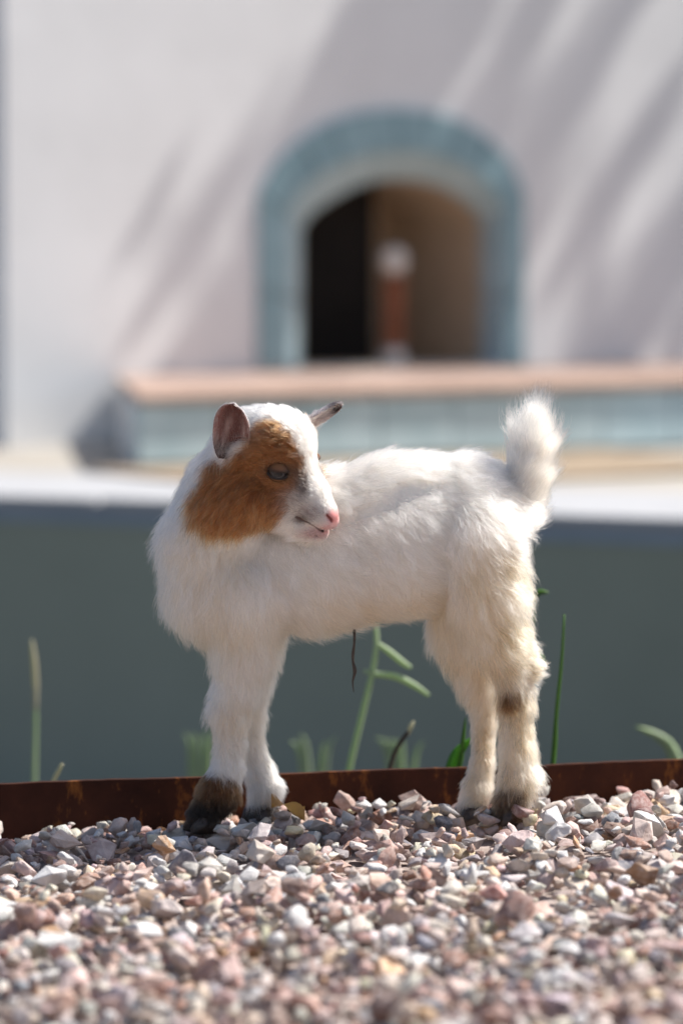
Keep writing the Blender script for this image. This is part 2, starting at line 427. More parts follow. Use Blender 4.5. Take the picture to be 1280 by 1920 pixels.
# ------------------------------------------------------------------ gravel
def proto(k):
    r_ = random.Random(100 + k); bm = bmesh.new()
    a, b, c = 1.0, r_.uniform(.6, .95), r_.uniform(.38, .66)
    for _ in range(r_.randint(11, 16)):
        v = Vector((r_.gauss(0, 1), r_.gauss(0, 1), r_.gauss(0, 1))).normalized() * r_.uniform(.82, 1.12)
        bm.verts.new((v.x * a, v.y * b, v.z * c))
    h = bmesh.ops.convex_hull(bm, input=bm.verts)
    bmesh.ops.delete(bm, geom=[g for g in h['geom_interior'] if isinstance(g, bmesh.types.BMVert)], context='VERTS')
    loose = [v for v in bm.verts if not v.link_faces]
    if loose: bmesh.ops.delete(bm, geom=loose, context='VERTS')
    bmesh.ops.dissolve_limit(bm, angle_limit=R(14), verts=bm.verts, edges=bm.edges)
    bmesh.ops.bevel(bm, geom=list(bm.edges), offset=.04, segments=1, affect='EDGES', clamp_overlap=True)
    bmesh.ops.triangulate(bm, faces=bm.faces)
    for v in bm.verts: v.co *= 1 + r_.uniform(-.035, .035)
    bmesh.ops.recalc_face_normals(bm, faces=bm.faces)
    return bm_mesh('stone', bm, M['stone_one'])
NPROTO = 36
protos = [proto(k) for k in range(NPROTO)]
def rough(me, k):
    r_ = random.Random(900 + k); bm = bmesh.new(); bm.from_mesh(me)
    bmesh.ops.subdivide_edges(bm, edges=[e for e in bm.edges if e.calc_length() > .22], cuts=1, use_grid_fill=True)
    bmesh.ops.triangulate(bm, faces=bm.faces)
    co = np.array([tuple(v.co) for v in bm.verts]); nz = vnoise(co * 3.1 + k * 7, 21) - .5 + .6 * (vnoise(co * 8 + k * 5, 22) - .5)
    for v, q in zip(bm.verts, nz): v.co *= 1 + .17 * float(q)
    return bm_mesh('stone', bm, M['stone_one'])
protos_fine = [rough(me, k) for k, me in enumerate(protos)]
PV = []; PF = []
for me in protos:
    v = np.zeros(len(me.vertices) * 3, np.float32); me.vertices.foreach_get('co', v); PV.append(v.reshape(-1, 3))
    f = np.zeros(len(me.polygons) * 3, np.int32); me.polygons.foreach_get('vertices', f); PF.append(f.reshape(-1, 3))
QV = []; QF = []
for me in protos_fine:
    v = np.zeros(len(me.vertices) * 3, np.float32); me.vertices.foreach_get('co', v); QV.append(v.reshape(-1, 3))
    f = np.zeros(len(me.polygons) * 3, np.int32); me.polygons.foreach_get('vertices', f); QF.append(f.reshape(-1, 3))
PAL = np.array([(.47, .385, .35), (.54, .485, .45), (.41, .30, .27), (.31, .19, .165), (.66, .64, .625), (.37, .355, .36), (.49, .38, .29), (.21, .15, .135), (.17, .18, .205), (.43, .335, .335), (.42, .27, .17), (.31, .295, .32)])
PW = np.array([.15, .14, .15, .10, .13, .07, .05, .05, .05, .10, .03, .05]); PW = PW / PW.sum()
cell = .0022; GX0, GX1, GY0, GY1 = -.75, .75, 2.05, 3.60
nx, ny = int((GX1 - GX0) / cell), int((GY1 - GY0) / cell)
gx = GX0 + (np.arange(nx) + .5) * cell
H = np.repeat((gh(gx) - .017)[None, :], ny, 0).astype(np.float32)
stones = []
def rotm(r_):
    q = r_.normal(size=4); q /= np.linalg.norm(q); w, x, y, z = q
    return np.array([[1 - 2 * (y * y + z * z), 2 * (x * y - z * w), 2 * (x * z + y * w)], [2 * (x * y + z * w), 1 - 2 * (x * x + z * z), 2 * (y * z - x * w)], [2 * (x * z - y * w), 2 * (y * z + x * w), 1 - 2 * (x * x + y * y)]])
def flat_rot(r_):
    a = r_.uniform(0, 2 * math.pi); t1, t2 = r_.normal(0, .33, 2)
    ca, sa = math.cos(a), math.sin(a); Rz = np.array([[ca, -sa, 0], [sa, ca, 0], [0, 0, 1]])
    c1, s1 = math.cos(t1), math.sin(t1); Rx = np.array([[1, 0, 0], [0, c1, -s1], [0, s1, c1]])
    c2, s2 = math.cos(t2), math.sin(t2); Ry = np.array([[c2, 0, s2], [0, 1, 0], [-s2, 0, c2]])
    return Rz @ Rx @ Ry
HOOF = [(397, 1532, 3.388), (492, 1526, 3.432), (957, 1518, 3.396), (886, 1518, 3.420)]
HP = [P(*h) for h in HOOF[:2]]
NST = 13000
for s_ in range(NST):
    x = rng.uniform(GX0 + .02, GX1 - .02); y = rng.uniform(GY0 + .02, 3.58)
    if y > edge_y(x) - .007: continue
    sz = float(np.clip(rng.lognormal(math.log(.0091), .37), .0042, .0185))
    if s_ > NST * .75: sz *= .72
    k = int(rng.integers(NPROTO)); Rm = flat_rot(rng) if rng.random() < .93 else rotm(rng)
    near_h = min((x - h[0]) ** 2 + (y - h[1]) ** 2 for h in HP) < .026 ** 2
    i0 = int((x - GX0) / cell); j0 = int((y - GY0) / cell); r_ = max(1, int(sz * .75 / cell))
    a0, a1, b0, b1 = max(0, j0 - r_), j0 + r_ + 1, max(0, i0 - r_), i0 + r_ + 1
    sub = H[a0:a1, b0:b1]
    base = float(np.percentile(sub, 55))
    lim = float(gh(x)) + (.006 if not near_h else -.004) + .004 * (vnoise(np.array([[x * 9, y * 9, 0]]), 3)[0] - .5) * 2
    if base > lim: continue
    v = (PV[k] * sz) @ Rm.T
    zmin = v[:, 2].min(); zc = base - zmin - sz * .16
    if near_h: zc = min(zc, float(gh(x)) - .004 - v[:, 2].max() + .006)
    stones.append((x, y, zc, sz, k, Rm))
    jj, ii = np.mgrid[a0:min(a1, ny), b0:min(b1, nx)]
    d2 = ((ii - i0) ** 2 + (jj - j0) ** 2) / (r_ + .5) ** 2
    top = zc + v[:, 2].max() * np.sqrt(np.clip(1 - .75 * d2, 0, 1))
    sub2 = H[a0:a1, b0:b1]
    sub2[:] = np.where(d2 < 1.1, np.maximum(sub2, top), sub2)
def tint(n_):
    c = PAL[rng.choice(len(PAL), n_, p=PW)]
    return np.clip(c * rng.uniform(.62, 1.25, (n_, 1)) * rng.uniform(.94, 1.06, (n_, 3)), 0, .75)
TN = np.clip((tint(len(stones)) * 1.56 - .045) * np.array([1.0, .97, .915]), .02, .68)
spx = np.array([to_px(np.array([s[0], s[1], s[2]])) for s in stones])
Hs = np.array([H[min(ny - 1, int((s[1] - GY0) / cell)), min(nx - 1, int((s[0] - GX0) / cell))] for s in stones])
tops = np.array([s[2] + s[3] * .5 for s in stones])
score = np.array([s[3] / s[1] for s in stones])
score[(spx[:, 0] < 8) | (spx[:, 0] > 1272) | (spx[:, 1] > 1905) | (tops < Hs - .003)] = 0
single = set(np.argsort(-score)[:296].tolist())
from mathutils import Matrix
AV, AF, AC = [], [], []; off = 0
for i, (x, y, z, sz, k, Rm) in enumerate(stones):
    if i in single:
        o = bpy.data.objects.new('stone', protos_fine[k]); COL.objects.link(o); o.parent = path
        M4 = Matrix.Identity(4)
        for a in range(3):
            for b in range(3): M4[a][b] = float(Rm[a, b] * sz)
        M4[0][3], M4[1][3], M4[2][3] = x, y, z
        o.matrix_world = M4; o.color = (*TN[i], 1)
    else:
        fine_ = y > 2.85 and tops[i] > Hs[i] - .006
        v = ((QV if fine_ else PV)[k] * sz) @ Rm.T + np.array([x, y, z]); AV.append(v); AF.append((QF if fine_ else PF)[k] + off); off += len(v); AC.append(np.repeat(TN[i][None], len(v), 0))
me = mesh_np('gravel', np.vstack(AV), np.vstack(AF), M['stone_many']); set_attr(me, 'tint', np.vstack(AC))
gr = link('gravel', me, path); gr['kind'] = 'stuff'
assert len(me.polygons) < 2600000
print('stones', len(stones), 'tris', len(me.polygons))

# ------------------------------------------------------------------ weeds behind the edging
def tube(pts, rad, seg=7):
    pts = [np.asarray(p, float) for p in pts]; V, F = [], []
    for i, p in enumerate(pts):
        t = pts[min(i + 1, len(pts) - 1)] - pts[max(i - 1, 0)]; t /= np.linalg.norm(t)
        a = np.cross(t, [0.3, 1, .2]); a /= np.linalg.norm(a); b = np.cross(t, a)
        for k in range(seg):
            an = 2 * math.pi * k / seg; V.append(p + (a * math.cos(an) + b * math.sin(an)) * rad[i])
    for i in range(len(pts) - 1):
        for k in range(seg): F.append((i * seg + k, i * seg + (k + 1) % seg, (i + 1) * seg + (k + 1) % seg, (i + 1) * seg + k))
    F.append(tuple(range(seg))[::-1]); F.append(tuple((len(pts) - 1) * seg + k for k in range(seg)))
    return V, F
def smooth_path(pts, n=14):
    pts = np.asarray(pts, float); t = np.linspace(0, len(pts) - 1, n); o = []
    for x in t:
        i = min(int(x), len(pts) - 2); f = x - i
        p0, p1, p2, p3 = pts[max(i - 1, 0)], pts[i], pts[i + 1], pts[min(i + 2, len(pts) - 1)]
        o.append(.5 * (2 * p1 + (p2 - p0) * f + (2 * p0 - 5 * p1 + 4 * p2 - p3) * f * f + (3 * p1 - p0 - 3 * p2 + p3) * f ** 3))
    return np.array(o)
def blade_mesh(pts, wid, fold=.25):
    pts = smooth_path(pts, 12); V, F = [], []
    for i, p in enumerate(pts):
        t = pts[min(i + 1, 11)] - pts[max(i - 1, 0)]; t /= np.linalg.norm(t)
        s_ = np.cross(t, [0.15, 1, .1]); s_ /= np.linalg.norm(s_); nn = np.cross(s_, t)
        w = wid * (1 - (i / 11.) ** 2.2) ** .8 * min(1, .45 + i / 5) + .0002
        V += [p - s_ * w + nn * w * fold, p, p + s_ * w + nn * w * fold, p + nn * .0003]
    for i in range(11):
        a, b = i * 4, i * 4 + 4
        F += [(a, a + 1, b + 1, b), (a + 1, a + 2, b + 2, b + 1), (a + 2, a + 3, b + 3, b + 2), (a + 3, a, b, b + 3)]
    return V, F
def plant(name, label, cat, parts, Y, group=None):
    """parts: (part name, pixel path, half width in pixels, material, 'tube'|'blade')"""
    s_ = Y / FP; x0, y0 = parts[0][1][0]
    root = P(x0, y0, Y); bedz = float(np.interp(Y - edge_y(root[0]), [0, .5, 1.4, 2.5], [-.04, -.16, -.33, -.52])); root[2] = bedz; e = empty(name, tuple(root)); tag(e, label, cat, group)
    for pn, pth, w, mat, kind in parts:
        pts = [P(q[0], q[1], Y + (q[2] if len(q) > 2 else 0)) for q in pth]
        if pth[0][1] >= 1440: pts = [np.array([pts[0][0], pts[0][1], bedz - .01])] + pts
        if kind == 'tube':
            sp = smooth_path(pts, 14); ws = np.interp(np.linspace(0, 1, 14), np.linspace(0, 1, len(w)), w) * s_
            V, F = tube(sp, ws)
        else: V, F = blade_mesh(pts, w * s_)
        link(pn, mesh_np(pn, V, F, mat, True), e)
    return e
plant('grass_stalk', 'tall upright green grass stalk right of the hind legs', 'grass stalk', [
    ('stem', [(1030, 1500), (1036, 1425), (1043, 1330), (1052, 1240), (1057, 1152)], [6, 5.2, 4.2, 3.4, 1.8], M['grass'], 'tube'),
    ('leaf', [(1030, 1495), (1035, 1440), (1041, 1385), (1043, 1340)], 6, M['grass'], 'blade')], 3.62)
plant('seedhead_grass', 'pale green grass stem with splayed seed fingers under the belly', 'grass stalk', [
    ('stem', [(640, 1530), (655, 1440), (680, 1335), (700, 1250), (706, 1195), (702, 1165)], [6.5, 6.5, 6, 5.5, 5, 3.5], M['palegrass'], 'tube'),
    ('seed_finger', [(706, 1205), (730, 1222), (752, 1240), (770, 1252)], [3.5, 6, 6, 3.5], M['palegrass'], 'tube'),
    ('seed_finger', [(682, 1258), (705, 1264), (740, 1268), (775, 1284), (804, 1304)], [3, 5, 6.5, 6, 3], M['palegrass'], 'tube')], 3.92)
plant('thin_weed', 'thin dark weed stem with a pale tip beside the seed-headed grass', 'weed', [
    ('stem', [(722, 1500), (735, 1425), (752, 1390), (766, 1372)], [4, 4.5, 4.5, 4], M['bark'], 'tube'),
    ('tip', [(764, 1378), (770, 1362), (776, 1352)], [3, 5, 1.5], M['straw'], 'tube')], 3.75)
plant('leafy_weed', 'bright green broad leaf sprouting left of the hind legs', 'weed', [
    ('leaf', [(846, 1470), (852, 1425), (866, 1402), (888, 1382)], 15, M['brightleaf'], 'blade'),
    ('leaf', [(850, 1470), (862, 1430), (868, 1380), (872, 1345)], 6, M['grass'], 'blade')], 3.60)
plant('straw_stalk', 'blurred straw-tipped stalk standing at the left edge', 'grass stalk', [
    ('stem', [(66, 1560), (66, 1450), (68, 1350), (66, 1290)], [4, 4, 3.5, 3.2], M['palegrass'], 'tube'),
    ('seed_head', [(67, 1330), (67, 1280), (64, 1235), (60, 1200)], [4, 5.5, 5.5, 2], M['straw'], 'tube')], 4.3)
plant('straw_stub', 'short pale straw stub just behind the edging at the left', 'grass stalk', [
    ('stem', [(92, 1500), (102, 1462), (112, 1442), (118, 1432)], [4, 4.5, 4.5, 2.5], M['straw'], 'tube')], 3.7)
plant('arching_blade', 'pale arching grass blade at the right edge', 'grass blade', [
    ('leaf', [(1275, 1500), (1262, 1415), (1235, 1382), (1190, 1362)], 14, M['palegrass'], 'blade'),
    ('leaf', [(1285, 1500), (1272, 1430), (1250, 1392), (1220, 1372)], 10, M['palegrass'], 'blade')], 4.2)
def tuft(cx, cy, Y, n_, label, name='weed_tuft', spread=38, mat='palegrass'):
    ps = []
    for i in range(n_):
        a = random.uniform(-1, 1); hgt = random.uniform(.5, 1)
        ps.append(('leaf', [(cx + a * 14, cy + 130), (cx + a * 20, cy + 60), (cx + a * spread * .8, cy + 10 - 20 * hgt), (cx + a * spread * 1.25, cy - 34 * hgt)], random.uniform(5, 9), M[mat], 'blade'))
    plant(name, label, 'weed', ps, Y)
tuft(588, 1408, 4.55, 7, 'blurred green weed tuft right of the front legs')
tuft(752, 1412, 4.5, 7, 'blurred green weed tuft behind the thin dark weed')
tuft(375, 1400, 4.8, 5, 'faint green weed tuft left of the front legs', spread=28)
plant('leaf_sprig', 'small green sprig peeking out behind the thigh', 'weed', [
    ('stem', [(985, 1500), (988, 1380), (996, 1240), (1000, 1120)], [3, 3, 2.5, 2], M['grass'], 'tube'),
    ('leaf', [(996, 1238), (1004, 1228), (1014, 1234), (1022, 1246)], 7, M['grass'], 'blade'),
    ('leaf', [(1000, 1122), (1008, 1112), (1018, 1110), (1028, 1112)], 6, M['grass'], 'blade')], 3.72)
# dry leaf on the gravel
V, F = [], []
lc = P(540, 1538, 3.41); lc[2] += .004
NU, NV = 9, 5
for i in range(NU):
    t = i / (NU - 1)
    for j in range(NV):
        a = j / (NV - 1) * 2 - 1; w = .010 * math.sin(math.pi * (t * .92 + .06)) ** .7
        V.append(lc + np.array([(t - .5) * .030, a * w * .9, .010 * (1 - t) + .005 * math.sin(t * 5 + a * 2) + .006 * a * a + random.uniform(-.0006, .0006)]))
for i in range(NU - 1):
    for j in range(NV - 1): F.append((i * NV + j, i * NV + j + 1, (i + 1) * NV + j + 1, (i + 1) * NV + j))
dl = link('dry_leaf', mesh_np('dry_leaf', V, F, M['dryleaf'], True)); tag(dl, 'curled orange-brown dry leaf on gravel beside the front hoof', 'leaf')

# ------------------------------------------------------------------ tree whose crown shades the wall
def leaf_cloud(clumps, leaf=.035):
    V, F = [], []; o = 0
    for c, r_, n_ in clumps:
        d = rng.normal(size=(n_, 3)); d /= np.linalg.norm(d, axis=1, keepdims=True)
        p = np.asarray(c) + d * (r_ * rng.random((n_, 1)) ** .5)
        a = rng.normal(size=(n_, 3)); a /= np.linalg.norm(a, axis=1, keepdims=True)
        b = np.cross(a, rng.normal(size=(n_, 3))); b /= np.linalg.norm(b, axis=1, keepdims=True)
        s_ = leaf * rng.uniform(.6, 1.2, (n_, 1))
        q = np.stack([p - a * s_, p + b * s_ * .35 + a * s_ * .1, p + a * s_, p - b * s_ * .35 + a * s_ * .1], 1)
        V.append(q.reshape(-1, 3)); F.append(np.arange(n_ * 4).reshape(-1, 4) + o); o += n_ * 4
    return np.vstack(V), np.vstack(F)
tree = empty('shade_tree', tuple(wp(2.4, HZB, .5)))
tag(tree, 'leafy tree beside the white wall whose branches shade it', 'tree')
clumps = []; tips = []
def shade_at(px, py, t, r_, n_):
    u, z = on_wall(px, py); c = wp(u, z) + SDIR * t; clumps.append((c, r_, n_)); tips.append(c)
# (pixel on the wall that this spray shades, distance along the sun's path, spray radius, leaves)
for px, py, r_, n_ in [(625, 110, .045, 60), (570, 290, .045, 60), (510, 450, .045, 60), (445, 600, .04, 50), (420, 700, .03, 36), (730, 60, .055, 80), (790, 190, .055, 80), (690, 230, .045, 60),
                       (860, 20, .03, 36), (1085, 110, .05, 70), (1050, 240, .03, 36), (1250, 450, .06, 90), (1190, 600, .05, 80), (1130, 380, .03, 36), (940, 400, .045, 60), (900, 560, .045, 60),
                       (990, 60, .04, 50), (420, 330, .03, 14), (350, 500, .03, 12), (330, 690, .025, 10), (640, 420, .05, 60), (270, 400, .016, 4), (1190, 300, .04, 44), (800, 380, .05, 60), (930, 250, .03, 30)]:
    shade_at(px + random.uniform(-12, 12), py, random.uniform(2.9, 4.1), r_ * 1.3, int(n_ * 1.25))
for _ in range(420):                          # the rest of the crown, above and to the right
    c = wp(random.uniform(2.0, 4.4), random.uniform(2.0, 4.8), random.uniform(.3, 2.2))
    tq = np.dot(c - W0, AN) / np.dot(SDIR, AN); sx_, sy_ = to_px(c - SDIR * tq); tz = (c[2] - .2) / SDIR[2]; gx_, gy_ = to_px(c - SDIR * tz)
    if (-450 < sx_ < 1750 and -700 < sy_ < 1000) or (-300 < gx_ < 1600): continue
    clumps.append((c, random.uniform(.12, .25), 60))
    if random.random() < .3: tips.append(c)
lv, lf = leaf_cloud(clumps, .04)
link('crown', mesh_np('crown', lv, lf, M['leaf']), tree)
fork = wp(2.55, 1.9, .62)
V, F = tube(smooth_path([wp(2.4, HZB - .04, .5), wp(2.42, .7, .52), wp(2.5, 1.35, .57), fork], 14), np.linspace(.085, .055, 14), 12)
link('trunk', mesh_np('trunk', V, F, M['bark'], True), tree)
for c in tips:
    m_ = (fork + c) / 2 + np.array([0, 0, .18]) + rng.normal(0, .05, 3)
    V, F = tube(smooth_path([fork, m_, c], 9), np.linspace(.016, .003, 9), 6); link('branch', mesh_np('branch', V, F, M['bark'], True), tree)

exec_goat = True
# ------------------------------------------------------------------ the goat
GY = 3.41; GS = GY / FP
def G(px, py, d=0.): return P(px, py, GY + d * GS)
def gpx(p):                                   # world points -> (px, py, depth in px)
    x, y = to_px(p); return x, y, (p[..., 1] - GY) / GS
prims = []                                    # dict: a,b,r1,r2,ys,k,group,flow,len,lift,hw
def dirw(f):                                  # (right, down, away) -> world
    v = np.array([f[0], f[2], -f[1]], float); return v / np.linalg.norm(v)
def chain(pts, k, flow, ln, lift, group='body', ys=1.0, hw=0.):
    """pts: (px,py,depth,r[,len]) consecutive round cones"""
    for i in range(len(pts) - 1):
        p, q = pts[i], pts[i + 1]
        l_ = ((p[4] if len(p) > 4 else ln) + (q[4] if len(q) > 4 else ln)) / 2
        prims.append(dict(a=G(*p[:3]), b=G(*q[:3]), r1=p[3] * GS, r2=q[3] * GS, ys=ys, k=k * GS, group=group, flow=dirw(flow), len=l_ * GS, lift=lift, hw=hw))
# torso
chain([(440, 1074, 0, 108), (590, 1033, 4, 133)], 30, (.55, .75, 0), 34, .38, ys=1.22)
chain([(590, 1033, 4, 133), (755, 1000, 4, 137)], 30, (.85, .50, 0), 30, .26, ys=1.28)
chain([(755, 1000, 4, 137), (866, 965, 0, 106)], 30, (.85, .55, 0), 28, .26, ys=1.25)
chain([(400, 1102, -25, 78), (440, 1145, -10, 66)], 30, (.1, 1, 0), 38, .45)
# neck
chain([(410, 1018, -18, 95), (446, 915, -55, 71)], 34, (-.15, 1, -.1), 34, .40)
chain([(446, 915, -55, 71), (464, 848, -92, 54)], 30, (-.35, .9, 0), 26, .40)
chain([(432, 965, -70, 62), (484, 928, -105, 52)], 24, (-.45, .8, 0), 22, .35)
# hind legs
chain([(890, 1008, -40, 78), (910, 1118, -48, 58)], 30, (.35, .9, 0), 34, .40)
chain([(910, 1118, -48, 57), (930, 1195, -46, 42), (957, 1250, -40, 28)], 22, (.35, .9, 0), 30, .45)
chain([(960, 1254, -40, 27), (1000, 1248, -40, 8)], 14, (1, -.02, 0), 15, .12)
chain([(946, 1195, -44, 34), (997, 1246, -40, 8)], 14, (.8, .5, 0), 15, .16)
chain([(997, 1250, -40, 8), (976, 1318, -38, 20)], 14, (.1, 1, 0), 14, .2)
chain([(958, 1254, -40, 27), (966, 1325, -38, 24), (969, 1405, -38, 23)], 12, (.2, 1, 0), 20, .34)
chain([(969, 1405, -38, 23), (974, 1455, -38, 28), (960, 1492, -40, 23), (952, 1518, -42, 21)], 10, (.15, 1, 0), 22, .34)
chain([(868, 1055, 40, 80), (876, 1180, 46, 56), (900, 1280, 44, 33)], 26, (.05, 1, 0), 30, .36)
chain([(900, 1280, 44, 31), (908, 1350, 40, 19), (904, 1430, 38, 18)], 14, (0, 1, 0), 11, .22)
chain([(904, 1430, 38, 18), (895, 1478, 36, 24), (884, 1508, 34, 22)], 10, (-.1, 1, 0), 12, .22)
# front legs
chain([(458, 1115, -58, 68), (456, 1222, -54, 46)], 28, (.25, 1, 0), 36, .34)
chain([(456, 1222, -54, 45), (446, 1285, -50, 34), (430, 1332, -48, 32)], 20, (.15, 1, 0), 22, .28)
chain([(430, 1332, -48, 31), (432, 1392, -48, 22), (427, 1440, -48, 24)], 12, (.1, 1, 0), 15, .22)
chain([(427, 1440, -48, 24), (411, 1485, -50, 34), (384, 1528, -56, 28)], 12, (-.15, 1, 0), 12, .20)
chain([(485, 1150, 42, 54), (466, 1265, 42, 32), (462, 1332, 42, 25)], 22, (.3, 1, 0), 24, .32)
chain([(462, 1332, 42, 24), (469, 1396, 40, 18), (486, 1448, 40, 22)], 12, (.35, 1, 0), 18, .26)
chain([(486, 1448, 40, 22), (498, 1480, 40, 27), (490, 1512, 38, 23)], 10, (.1, 1, 0), 14, .24)
# tail
chain([(955, 955, 0, 46), (984, 890, 0, 31)], 20, (.25, -1, 0), 30, .30)
chain([(984, 890, 0, 30, 48), (998, 835, 0, 25, 58), (1007, 795, 0, 10, 34)], 12, (.04, -1, 0), 50, .22)
# head: frame O (skull centre), LV (towards the side seen)
HO = (500, 838, -98)
Lp = np.array([-.62, .20, -.76]); Lp /= np.linalg.norm(Lp)
def onp(px, py, l=0.):
    d = HO[2] - (Lp[0] * (px - HO[0]) + Lp[1] * (py - HO[1])) / Lp[2]
    return (px + Lp[0] * l, py + Lp[1] * l, d + Lp[2] * l)
LW = dirw(Lp); HOW = G(*HO)
def hchain(pts, k, flow, ln, lift, mirror=False):
    """pts: (px,py,lateral,r) on the plane of symmetry plus a lateral offset"""
    for sgn in ((1, -1) if mirror else (1,)):
        chain([(*onp(p[0], p[1], p[2] * sgn), p[3]) for p in pts], k, flow, ln, lift, 'head', hw=1.)
hchain([(484, 838, 0, 68), (522, 836, 0, 66)], 14, (-.8, -.15, .3), 14, .24)
hchain([(534, 868, 0, 58), (580, 930, 0, 38)], 18, (-.65, -.6, .2), 8, .25)
hchain([(580, 930, 0, 37), (603, 958, 0, 27), (612, 966, 0, 21)], 10, (-.7, -.6, 0), 4, .2)
hchain([(486, 900, 0, 64), (540, 950, 0, 44)], 18, (-.55, .75, 0), 17, .22)
hchain([(540, 950, 0, 42), (568, 982, 0, 30), (597, 997, 0, 19.5)], 12, (-.75, .3, 0), 8, .28)
hchain([(478, 888, 26, 48), (530, 925, 16, 38)], 18, (-.65, .55, 0), 15, .22, True)
hchain([(508, 868, 42, 22), (545, 885, 32, 17)], 14, (-.75, .1, 0), 8, .25, True)
hchain([(592, 963, 12, 18), (617, 979, 8, 13)], 8, (-.7, -.2, 0), 3.5, .2, True)
hchain([(612, 962, 5, 11), (621, 967, 4, 9.5)], 6, (-.7, -.6, 0), 1, .2, True)

def cone_d(pr, p):
    a, b = pr['a'], pr['b']; q = p - a; ba = b - a
    if pr['ys'] != 1.0:
        q = q * np.array([1, pr['ys'], 1], q.dtype); ba = ba * np.array([1, pr['ys'], 1])
    h = np.clip((q @ ba.astype(q.dtype)) / max(float(ba @ ba), 1e-12), 0, 1)
    return np.sqrt(((q - h[..., None] * ba.astype(q.dtype)) ** 2).sum(-1)) - (pr['r1'] + (pr['r2'] - pr['r1']) * h)
def smin(a, b, k):
    h = np.clip(.5 + .5 * (b - a) / k, 0, 1); return b + (a - b) * h - k * h * (1 - h)
def carve_pts():
    return CARVE
CARVE = []                                    # (a,b,r): grooves cut into the surface
def sdf(p):
    p = p.astype(np.float32); body = np.full(p.shape[:-1], 1e3, np.float32); head = body.copy()
    for pr in prims:
        d = cone_d(pr, p)
        if pr['group'] == 'body': body = smin(body, d, pr['k'])
        else: head = smin(head, d, pr['k'])
    d = smin(body, head, 15 * GS)
    for a, b, r_ in CARVE:
        c = cone_d(dict(a=a, b=b, r1=r_, r2=r_, ys=1.), p); d = -smin(-d, c, .8 * GS)
    return d
def surf(px, py, d0=-260, d1=120):            # first surface point on a sight line
    ds = np.linspace(d0, d1, 500); pts = np.array([G(px, py, d) for d in ds]); s_ = sdf(pts)
    i = int(np.argmax(s_ < 0)); return pts[i]
def normal(p, e=.0012):
    p = np.asarray(p, float); o = np.stack([p + np.eye(3)[i] * e for i in range(3)] + [p - np.eye(3)[i] * e for i in range(3)])
    s_ = sdf(o); g = s_[:3] - s_[3:]; return g / np.linalg.norm(g)
def mirror(p): return p - 2 * np.dot(p - HOW, LW) * LW
MOUTH = [surf(*q) for q in [(556, 970), (566, 974), (577, 980), (590, 988), (604, 995), (618, 999), (628, 998)]]
EYEP = surf(521, 886); EYEN = normal(EYEP)
NOST = surf(622, 977)
for q, (a, b) in enumerate(zip(MOUTH[:-1], MOUTH[1:])):
    w_ = (1.3, 1.9, 2.5, 2.7, 2.5, 2.0)[q] * GS; CARVE.append((a, b, w_)); CARVE.append((mirror(a), mirror(b), w_))
CARVE.append((NOST, surf(612, 969), 2.8 * GS)); CARVE.append((mirror(NOST), mirror(surf(612, 969)), 2.8 * GS))
EYEC = EYEP - EYEN * 10 * GS
CARVE.append((EYEC, EYEC, 20 * GS)); CARVE.append((mirror(EYEC), mirror(EYEC), 20 * GS))

